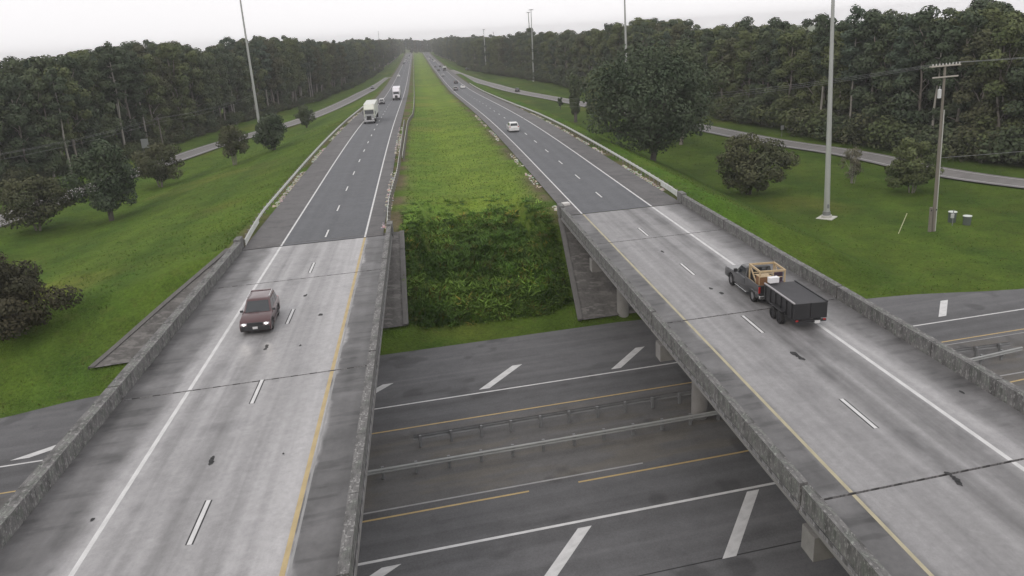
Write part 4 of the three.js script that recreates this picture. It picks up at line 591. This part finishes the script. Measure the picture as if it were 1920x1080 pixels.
function car(name, label, cat, pos, turn, o) {
  const T = thing(name, label, cat, pos, turn, o.group), L = o.L ?? 4.6, W = o.W ?? 1.84, H = o.H ?? 1.48, belt = o.belt ?? 0.95, hood = o.hood ?? 0.9, R = o.R ?? 0.34, wb = o.wb ?? L * 0.585, h = L / 2, y0 = o.y0 ?? 0.24, kind = o.kind ?? 'sedan';
  const zf = h - L * (o.hoodL ?? 0.27), zr = kind === 'sedan' ? -h + L * 0.15 : -h + 0.12, P = o.paint ?? paint(0.5, 0.5, 0.52);
  const outline = [[-h + 0.12, y0], [h - 0.1, y0], [h - 0.01, y0 + 0.16], [h, 0.56], [h - 0.05, 0.7], [h - 0.28, hood - 0.09], [zf + 0.1, hood + 0.02], [zf - 0.1, belt], [zr, belt + (kind === 'sedan' ? 0.02 : 0.03)], ...(kind === 'sedan' ? [[-h + 0.1, belt - 0.02]] : []), [-h + 0.01, belt - 0.12], [-h, 0.55], [-h + 0.05, y0 + 0.12]];
  const arches = [[-wb / 2 - 0.02, R + 0.065, R], [wb / 2, R + 0.065, R]];
  mesh('body', bodyShell(outline, arches, W), P, T);
  const b = [belt - 0.03, zr, zf + 0.02, W / 2 - 0.07], t = [H - 0.07, kind === 'sedan' ? -h + L * 0.27 : -h + L * 0.1, zf - L * (o.rake ?? 0.155), W / 2 - 0.21];
  mesh('cabin', cabinShell([b, t, [H - 0.02, t[1] + 0.07, t[2] - 0.08, t[3] - 0.05], [H, t[1] + 0.2, t[2] - 0.25, t[3] - 0.16]]), o.cabinPaint ?? P, T);
  cabinGlass(T, b, t, mGlass, kind === 'sedan' ? [[0.12, 0.47], [0.51, 0.9]] : [[0.06, 0.28], [0.32, 0.6], [0.64, 0.93]]);
  addWheels(T, R, 0.22, [[-W / 2 + 0.12, wb / 2], [W / 2 - 0.12, wb / 2], [-W / 2 + 0.12, -wb / 2 - 0.02], [W / 2 - 0.12, -wb / 2 - 0.02]], o.rim ?? mRim);
  mesh('chassis', bx(W - 0.5, 0.2, L - 0.5, 0, y0 + 0.06, 0), mTrimBlack, T);
  for (const s of [-1, 1]) {
    mesh('headlight', rb(0.38, 0.15, 0.12, s * (W / 2 - 0.27), 0.7, h - 0.09, 0.05), o.headMat ?? mLampClear, T);
    mesh('tail_light', rb(0.22, kind === 'sedan' ? 0.18 : 0.36, 0.1, s * (W / 2 - 0.17), kind === 'sedan' ? 0.82 : 0.92, -h + 0.06, 0.03), mTail, T);
    mesh('mirror', rb(0.2, 0.14, 0.12, s * (W / 2 + 0.06), belt + 0.06, zf - 0.22, 0.04), o.mirror ?? P, T);
  }
  mesh('grille', rb(W * 0.5, o.grilleH ?? 0.2, 0.06, 0, o.grilleY ?? 0.6, h - 0.02, 0.02), mTrimBlack, T);
  mesh('front_bumper', rb(W - 0.1, o.bumpH ?? 0.2, 0.22, 0, y0 + (o.bumpH ?? 0.2) / 2 + 0.04, h - 0.075, 0.06), o.bumper ?? mTrimBlack, T);
  mesh('rear_bumper', rb(W - 0.14, 0.2, 0.2, 0, y0 + 0.18, -h + 0.07, 0.06), o.bumper ?? mTrimBlack, T);
  mesh('licence_plate', bx(0.32, 0.16, 0.02, 0, 0.72, -h - 0.012), mPlate, T);
  if (o.detail) for (const s of [-1, 1]) { for (const zz of [0.95, 0.02, -0.95]) mesh('door_seam', bx(0.012, belt - 0.48, 0.018, s * (W / 2 - 0.003), (belt + 0.42) / 2, zz), mTrimBlack, T); for (const zz of [0.2, -0.75]) mesh('door_handle', rb(0.03, 0.035, 0.2, s * (W / 2 + 0.008), belt - 0.13, zz, 0.012), mChrome, T); for (const zz of [wb / 2, -wb / 2 - 0.02]) mesh('arch_trim', new THREE.TorusGeometry(R + 0.08, 0.035, 5, 18, Math.PI).rotateY(Math.PI / 2).translate(s * (W / 2 - 0.01), R, zz), mTrimBlack, T); }
  if (o.detail) { mesh('wiper', bar([-0.5, belt + 0.03, zf + 0.05], [0.1, belt + 0.1, zf - 0.02], 0.02), mTrimBlack, T); mesh('front_plate', bx(0.3, 0.15, 0.02, 0, 0.5, h + 0.05), mPlate, T); }
  if (o.rails) for (const s of [-1, 1]) mesh('roof_rail', [rb(0.05, 0.05, (t[2] - t[1]) * 0.8, s * (t[3] - 0.06), H + 0.07, (t[1] + t[2]) / 2, 0.02), bx(0.05, 0.08, 0.08, s * (t[3] - 0.06), H + 0.02, t[1] + 0.35), bx(0.05, 0.08, 0.08, s * (t[3] - 0.06), H + 0.02, t[2] - 0.4)], mChrome, T);
  if (o.rearRail) mesh('rear_spoiler', rb(W - 0.5, 0.06, 0.22, 0, H + 0.0, t[1] + 0.06, 0.025), o.paint ?? P, T);
  return T;
}
// dark red car with its headlights on
{
  const glow = std(rgb(0.8, 0.8, 0.8), 0.2, { emissive: rgb(1, 0.98, 0.95), emissiveIntensity: 3 });
  const S = car('red_suv', 'dark red sport utility vehicle with lit headlights driving on the left bridge', 'suv', [-11.35, 0.006, -52.1], 0.03, { L: 4.65, W: 1.9, H: 1.72, belt: 1.06, hood: 1.02, R: 0.37, kind: 'suv', paint: paint(0.055, 0.011, 0.013, 0.28), rails: true, rearRail: true, detail: true, mirror: mTrimBlack, hoodL: 0.3, rake: 0.17, bumpH: 0.34, grilleH: 0.22, grilleY: 0.72 });
  for (const s of [-1, 1]) { mesh('headlight_bulb', new THREE.SphereGeometry(0.075, 14, 8).scale(1.25, 0.95, 0.45).translate(s * 0.68, 0.72, 2.3), glow, S); const l = new THREE.SpotLight(0xfff6ea, 2.5, 0, 0.5, 0.9, 2); l.position.set(s * 0.68, 0.72, 2.42); l.target.position.set(s * 0.68, 0, 14); l.castShadow = true; S.add(l, l.target); }
  mesh('side_moulding', [bx(0.02, 0.09, 2.6, -0.955, 0.5, 0), bx(0.02, 0.09, 2.6, 0.955, 0.5, 0)], mTrimBlack, S);
}
// pickup with wooden furniture in the bed
{
  const T = thing('pickup_truck', 'dark grey pickup carrying wooden furniture across the right bridge', 'pickup truck', [21.1, 0.006, -50.0], Math.PI), P = paint(0.035, 0.036, 0.038, 0.35), W = 1.98, h = 2.9, R = 0.4;
  const f1 = 1.75, f2 = -1.95;
  mesh('body', bodyShell([[-h + 0.2, 0.42], [h - 0.1, 0.42], [h, 0.62], [h - 0.02, 0.9], [h - 0.12, 1.08], [1.2, 1.18], [1.05, 1.2], [-0.62, 1.2], [-0.66, 0.82], [-h + 0.1, 0.82], [-h + 0.02, 0.62]], [[f2, R + 0.08, R], [f1, R + 0.08, R]], W), P, T);
  const b = [1.17, -0.62, 1.16, W / 2 - 0.07], t = [1.82, -0.5, 0.4, W / 2 - 0.2];
  mesh('cab', cabinShell([b, t, [1.87, -0.44, 0.32, W / 2 - 0.25], [1.9, -0.3, 0.16, W / 2 - 0.36]]), P, T); cabinGlass(T, b, t, mGlass, [[0.06, 0.46], [0.5, 0.92]]);
  for (const s of [-1, 1]) { mesh('bed_side', rb(0.09, 0.52, 2.25, s * (W / 2 - 0.065), 1.05, -1.76, 0.03), P, T); mesh('headlight', rb(0.3, 0.24, 0.1, s * 0.78, 0.9, h - 0.06, 0.04), mLampClear, T); mesh('tail_light', rb(0.12, 0.42, 0.08, s * (W / 2 - 0.08), 1.02, -h + 0.02, 0.02), mTail, T); mesh('mirror', rb(0.24, 0.24, 0.12, s * (W / 2 + 0.1), 1.36, 0.72, 0.04), mTrimBlack, T); mesh('running_board', rb(0.14, 0.06, 2.0, s * (W / 2 + 0.0), 0.38, -0.1, 0.02), mChrome, T); }
  mesh('tailgate', rb(W - 0.2, 0.52, 0.08, 0, 1.05, -h + 0.06, 0.03), P, T); mesh('rear_bumper', rb(W - 0.1, 0.2, 0.16, 0, 0.56, -h - 0.05, 0.04), mChrome, T); mesh('front_bumper', rb(W - 0.06, 0.26, 0.18, 0, 0.56, h + 0.02, 0.06), mChrome, T); mesh('grille', rb(1.2, 0.3, 0.06, 0, 0.9, h - 0.01, 0.03), mTrimBlack, T);
  mesh('licence_plate', bx(0.32, 0.16, 0.02, 0, 0.62, -h - 0.14), mPlate, T);
  mesh('chassis', bx(1.1, 0.2, 5.0, 0, 0.45, 0), mTrimBlack, T); addWheels(T, R, 0.26, [[-0.87, f1], [0.87, f1], [-0.87, f2], [0.87, f2]]);
  // furniture: an upturned pale timber frame and a brown cabinet
  const tw = colourTex(64, 256, (u, v) => { const g = fbm(u, v, 16, 3, 4, 31), k = 0.75 + 0.5 * g; return [0.46 * k, 0.35 * k, 0.21 * k]; }), wood = std(0xffffff, 0.6, { map: tw }), woodDark = std(rgb(0.22, 0.11, 0.05), 0.55, { map: tPlain });
  const F = thing('wooden_furniture', 'pale timber furniture frame tied upright in the pickup bed', 'furniture', [21.15, 0.83, -48.25], Math.PI - 0.04);
  for (const [x, z] of [[-0.8, 0.95], [0.8, 0.95], [-0.8, -0.85], [0.8, -0.85]]) mesh('leg', rb(0.09, 1.25, 0.09, x, 0.625, z, 0.015), wood, F);
  for (const x of [-0.8, 0.8]) { mesh('side_rail', rb(0.09, 0.13, 1.75, x, 1.3, 0.05, 0.015), wood, F); mesh('brace', bar([x, 0.08, -0.8], [x, 1.22, 0.88], 0.04, 0.13), wood, F); mesh('side_rail', rb(0.05, 0.12, 1.7, x, 0.3, 0.05, 0.01), wood, F); }
  for (const z of [0.95, -0.85]) mesh('end_rail', rb(1.7, 0.13, 0.09, 0, 1.3, z, 0.015), wood, F);
  for (let i = 0; i < 4; i++) mesh('slat', rb(1.5, 0.03, 0.12, 0, 0.82, -0.6 + i * 0.42, 0.01), wood, F);
  const C = thing('wooden_cabinet', 'small brown wooden cabinet behind the timber frame in the pickup bed', 'cabinet', [20.65, 0.83, -47.65], Math.PI);
  mesh('case', rb(0.72, 0.95, 0.6, 0, 0.475, 0, 0.015), woodDark, C); mesh('top', rb(0.78, 0.05, 0.66, 0, 0.98, 0, 0.015), wood, C); mesh('drawer_front', rb(0.62, 0.26, 0.02, 0, 0.7, -0.306, 0.008), woodDark, C); mesh('knob', cyl(0.02, 0.02, 0.03, 0, 0.7, -0.33, 8), mChrome, C); mesh('drawer_front', rb(0.62, 0.44, 0.02, 0, 0.3, -0.306, 0.008), woodDark, C);
  const D = thing('purple_chair', 'dark purple padded chair on the right side of the pickup bed', 'chair', [21.7, 0.83, -47.6], Math.PI); mesh('seat', rb(0.55, 0.16, 0.55, 0, 0.42, 0, 0.05), std(rgb(0.07, 0.045, 0.065), 0.9), D); mesh('backrest', rb(0.55, 0.6, 0.14, 0, 0.78, 0.22, 0.05), std(rgb(0.07, 0.045, 0.065), 0.9), D); for (const [x, z] of [[-0.22, -0.2], [0.22, -0.2], [-0.22, 0.2], [0.22, 0.2]]) mesh('leg', bx(0.05, 0.35, 0.05, x, 0.175, z), woodDark, D);
  // black dump trailer
  const Q = thing('dump_trailer', 'black dump trailer with a covered load towed behind the pickup', 'trailer', [21.25, 0.006, -44.45], Math.PI), K = std(rgb(0.02, 0.02, 0.022), 0.45), tw2 = 2.0, tl = 4.2;
  mesh('floor', bx(tw2 - 0.1, 0.1, tl - 0.1, 0, 0.72, 0), K, Q);
  for (const s of [-1, 1]) { const w = mesh('side_wall', rb(0.06, 0.95, tl, s * (tw2 / 2 - 0.03), 1.15, 0, 0.015), K, Q); for (let i = 0; i < 6; i++) mesh('rib', bx(0.05, 0.85, 0.07, s * (tw2 / 2 + 0.028), 1.13, -tl / 2 + 0.25 + i * (tl - 0.5) / 5), K, w); mesh('top_rim', rb(0.1, 0.08, tl + 0.02, s * (tw2 / 2 - 0.02), 1.66, 0, 0.02), s > 0 ? std(rgb(0.36, 0.35, 0.36), 0.55, { map: tPlain }) : K, Q); mesh('fender', rb(0.3, 0.06, 1.9, s * (tw2 / 2 + 0.12), 0.86, -0.2, 0.02), K, Q); mesh('tail_light', rb(0.16, 0.1, 0.04, s * 0.82, 0.62, -tl / 2 - 0.06, 0.02), mTail, Q); mesh('tongue', bar([s * 0.75, 0.52, tl / 2 - 0.1], [0, 0.5, tl / 2 + 1.1], 0.1), K, Q); }
  mesh('front_wall', rb(tw2 - 0.13, 0.95, 0.06, 0, 1.15, tl / 2 - 0.03, 0.015), K, Q);
  for (const s of [-1, 1]) mesh('rear_door', rb(tw2 / 2 - 0.06, 0.95, 0.06, s * (tw2 / 4 - 0.015), 1.15, -tl / 2 + 0.03, 0.015), K, Q);
  // sagging cover over the load
  { const p = [], id = [], n = 14; for (let j = 0; j <= n; j++) for (let i = 0; i <= n; i++) { const u = i / n, v = j / n, e = Math.sin(Math.PI * u) * Math.sin(Math.PI * v); p.push((u - 0.5) * (tw2 - 0.14), 1.63 - 0.1 * e + 0.05 * (vn(u * 6, v * 9, 64, 64, 5) - 0.5) * Math.min(1, e * 3), (v - 0.5) * (tl - 0.1)); if (i < n && j < n) { const a = j * (n + 1) + i; id.push(a, a + n + 1, a + 1, a + 1, a + n + 1, a + n + 2); } } const g = quadGeo(p, new Array(p.length / 3 * 2).fill(0)); g.setIndex(id); g.computeVertexNormals(); mesh('tarp', g, std(rgb(0.045, 0.045, 0.05), 0.75), Q); }
  mesh('frame', [bx(0.14, 0.16, tl, -0.55, 0.56, 0), bx(0.14, 0.16, tl, 0.55, 0.56, 0), bx(1.9, 0.14, 0.1, 0, 0.56, -tl / 2)], K, Q); mesh('coupler', rb(0.2, 0.16, 0.4, 0, 0.52, tl / 2 + 1.2, 0.04), K, Q); mesh('licence_plate', bx(0.32, 0.16, 0.02, -0.4, 0.5, -tl / 2 - 0.08), mPlate, Q);
  addWheels(Q, 0.37, 0.24, [[-1.12, 0.3], [1.12, 0.3], [-1.12, -0.62], [1.12, -0.62]], mRimDark);
  const Wb = thing('white_cooler', 'white box sitting on the front corner of the black trailer', 'box', [20.75, 1.705, -46.4], 0.1); mesh('body', rb(0.62, 0.3, 0.36, 0, 0.15, 0, 0.04), std(rgb(0.72, 0.72, 0.74), 0.5), Wb); mesh('lid', rb(0.64, 0.07, 0.38, 0, 0.33, 0, 0.03), std(rgb(0.75, 0.75, 0.77), 0.5), Wb);
}
// road tractor with box trailer
function semi(label, x, z, cabP, trP, hoodP, o = {}) {
  const y = yH(z) + 0.014, T = thing('semi_truck', label, 'truck', [x, y, z - 3], 0), slope = (yH(z - 16) - yH(z)) / 16; T.rotation.x = 0;
  mesh('trailer_box', rb(2.6, 2.85, 14.2, 0, 2.62, -8.6, 0.05), trP, T); mesh('trailer_frame', bx(1.2, 0.3, 13.6, 0, 1.02, -8.6), mTrimBlack, T);
  mesh('sleeper', cabinShell([[1.0, -1.6, 0.75, 1.2], [3.1, -1.6, 0.62, 1.2], [3.75, -1.55, 0.05, 1.15], [3.95, -1.5, -0.5, 1.0]]), cabP, T);
  mesh('roof_fairing', rb(2.2, 0.3, 1.3, 0, 3.85, -0.95, 0.12), cabP, T);
  mesh('windshield', panel([[-1.02, 2.02, 0.78], [1.02, 2.02, 0.78], [0.98, 2.82, 0.71], [-0.98, 2.82, 0.71]], 0.04, 0.03), mGlass, T);
  mesh('sun_visor', rb(2.2, 0.2, 0.22, 0, 2.98, 0.78, 0.05), cabP, T);
  mesh('hood', cabinShell([[0.85, 0.7, 3.0, 1.12], [1.55, 0.7, 2.98, 1.0], [1.9, 0.7, 2.75, 0.85], [1.98, 0.75, 2.4, 0.6]]), hoodP, T);
  mesh('grille', rb(1.0, 0.95, 0.08, 0, 1.3, 3.0, 0.04), mTrimBlack, T); mesh('bumper', rb(2.45, 0.42, 0.35, 0, 0.6, 3.05, 0.1), o.bumper ?? mChrome, T);
  for (const s of [-1, 1]) { mesh('headlight', rb(0.42, 0.26, 0.14, s * 0.85, 1.05, 3.0, 0.06), mLampClear, T); mesh('mirror', rb(0.12, 0.7, 0.25, s * 1.42, 2.3, 0.85, 0.04), mTrimBlack, T); mesh('fuel_tank', new THREE.CylinderGeometry(0.32, 0.32, 1.6, 14).rotateX(Math.PI / 2).translate(s * 0.98, 0.75, -0.7), mChrome, T); mesh('fender', rb(0.36, 0.16, 1.25, s * 1.06, 1.1, 2.0, 0.07), hoodP, T); mesh('side_window', panel(s < 0 ? [[-1.2, 2.05, -0.3], [-1.2, 2.05, 0.55], [-1.2, 2.75, 0.5], [-1.2, 2.75, -0.3]] : [[1.2, 2.05, 0.55], [1.2, 2.05, -0.3], [1.2, 2.75, -0.3], [1.2, 2.75, 0.5]]), mGlass, T); mesh('clearance_light', bx(0.1, 0.06, 0.06, s * 0.8, 4.0, -0.3), mAmber, T); }
  mesh('chassis', bx(0.9, 0.3, 7.2, 0, 0.82, -0.6), mTrimBlack, T);
  const sp = []; for (const zz of [2.0, -2.6, -3.9, -13.2, -14.5]) for (const s of [-1, 1]) sp.push([s * 1.08, zz]); addWheels(T, 0.5, 0.38, sp);
  return T;
}
semi('tall semi truck with a pale cab nearest on the left highway', -11.5, -191.5, std(rgb(0.62, 0.64, 0.56), 0.4), std(rgb(0.6, 0.62, 0.58), 0.5), std(rgb(0.24, 0.25, 0.25), 0.4));
semi('white semi truck in the inner lane behind the nearest truck', -7.9, -303, std(rgb(0.75, 0.73, 0.78), 0.4), std(rgb(0.72, 0.71, 0.75), 0.5), std(rgb(0.7, 0.68, 0.72), 0.4), { bumper: mTrimBlack });
const onL = z => yH(z) + 0.014, W1 = paint(0.68, 0.68, 0.68), K1 = paint(0.02, 0.02, 0.023), G1 = paint(0.2, 0.2, 0.21), S1 = paint(0.42, 0.43, 0.44);
const cars = [
  ['dark pickup-size vehicle close behind the nearest semi truck', 'suv', -12.2, -281, 0, K1, W1], ['small white car alone on the left highway ahead of the far queue', 'sedan', -12.1, -572, 0, W1],
  ['dark suv leading the distant queue on the left highway', 'suv', -12.4, -895, 0, K1], ['pale car beside the dark leader of the distant left queue', 'sedan', -8.6, -930, 0, S1], ['white car second in the distant left queue', 'suv', -12.2, -990, 0, W1], ['silver car in the inner lane of the distant left queue', 'sedan', -8.4, -1010, 0, S1], ['white car third in the distant left queue', 'sedan', -11.9, -1080, 0, W1], ['farthest white car of the distant left queue', 'suv', -8.6, -1160, 0, W1],
  ['dark car just behind the white car third in the left queue', 'sedan', -12.0, -1110, 0, K1], ['silver van-like car near the end of the distant left queue', 'suv', -12.1, -1230, 0, S1], ['dark car at the very end of the left highway', 'suv', -8.4, -1290, 0, K1], ['white car ahead of the faint dark car on the far right highway', 'suv', 16.4, -1040, Math.PI, W1], ['small dark car ahead of the far white car on the right highway', 'sedan', 20.0, -990, Math.PI, K1],
  ['white hatchback driving away, nearest on the right highway', 'suv', 16.9, -153.5, Math.PI, W1], ['dark car driving away in the inner lane beside a white car', 'suv', 16.0, -361, Math.PI, G1], ['white car driving away in the outer lane beside a dark car', 'sedan', 19.9, -377, Math.PI, W1], ['black suv driving away just ahead of the side by side pair', 'suv', 19.4, -432, Math.PI, K1], ['silver and dark sedan in the inner lane of the right highway', 'sedan', 16.5, -541, Math.PI, S1],
  ['small dark car in the inner lane left of the white van', 'sedan', 16.7, -645, Math.PI, K1], ['dark car with a pale roof in the distant inner lane', 'sedan', 16.7, -742, Math.PI, G1], ['dark car in the distant outer lane of the right highway', 'sedan', 20.6, -735, Math.PI, K1], ['white car far away on the right highway', 'suv', 19.8, -920, Math.PI, W1], ['faint dark car second farthest on the right highway', 'sedan', 19.8, -1135, Math.PI, G1], ['faint pale car farthest on the right highway', 'sedan', 16.6, -1215, Math.PI, S1],
];
for (const [l, k, x, z, t, p, roof] of cars) car(k === 'suv' ? 'suv' : 'sedan', l, 'car', [x, onL(z), z], t, { kind: k, paint: p, cabinPaint: roof, H: k === 'suv' ? 1.72 : 1.46, belt: k === 'suv' ? 1.05 : 0.95, hood: k === 'suv' ? 1.0 : 0.9, L: k === 'suv' ? 4.6 : 4.7, W: 1.86, rails: false, bumper: p === W1 ? W1 : undefined });
car('sedan', 'dark car with a pale roof on the left ramp', 'car', [-23.6, Math.min(BASE, yH(-449) - 0.9) + 0.05, -449], 0.06, { kind: 'sedan', paint: K1, cabinPaint: S1 });
car('sedan', 'black car driving along the right ramp', 'car', [41.8, BASE + 0.04, -355], 2.98, { kind: 'sedan', paint: K1 });
// white van: the large pale-backed vehicle of the distant group
{
  const z = -637, T = thing('box_van', 'white box van with a dark lower half in the distant right lanes', 'van', [21.0, onL(z), z], Math.PI);
  mesh('box', rb(2.4, 2.4, 4.4, 0, 2.2, -1.0, 0.06), W1, T); mesh('cab', cabinShell([[0.5, 1.1, 2.9, 1.0], [1.4, 1.1, 2.8, 0.98], [2.2, 1.15, 2.0, 0.85], [2.3, 1.2, 1.9, 0.7]]), W1, T); mesh('windshield', panel([[-0.85, 1.45, 2.72], [0.85, 1.45, 2.72], [0.78, 2.1, 2.1], [-0.78, 2.1, 2.1]], 0.03, 0.04), mGlass, T); mesh('rear_door', bx(2.1, 1.2, 0.05, 0, 1.7, -3.23), K1, T); mesh('rear_bumper', rb(2.3, 0.5, 0.25, 0, 0.75, -3.2, 0.05), mTrimBlack, T); mesh('chassis', bx(1.2, 0.3, 5.6, 0, 0.75, 0), mTrimBlack, T);
  for (const s of [-1, 1]) { mesh('tail_light', bx(0.14, 0.2, 0.05, s * 1.0, 1.0, -3.26), mTail, T); mesh('headlight', rb(0.3, 0.2, 0.1, s * 0.75, 0.95, 2.88, 0.03), mLampClear, T); } addWheels(T, 0.42, 0.26, [[-0.95, 1.9], [0.95, 1.9], [-0.95, -1.9], [0.95, -1.9]]);
}
// pale-topped vehicle parked by the right woods
car('suv', 'parked dark vehicle with a pale top beside the right woods', 'car', [39.5, land(39.5, -648) + 0.05, -648], 1.2, { kind: 'suv', H: 1.9, belt: 1.1, hood: 1.05, paint: K1, cabinPaint: S1 });

scene.traverse(o => { if (o.isMesh && !o.isInstancedMesh) o.castShadow = o.receiveShadow = true; });
renderer.render(scene, camera);
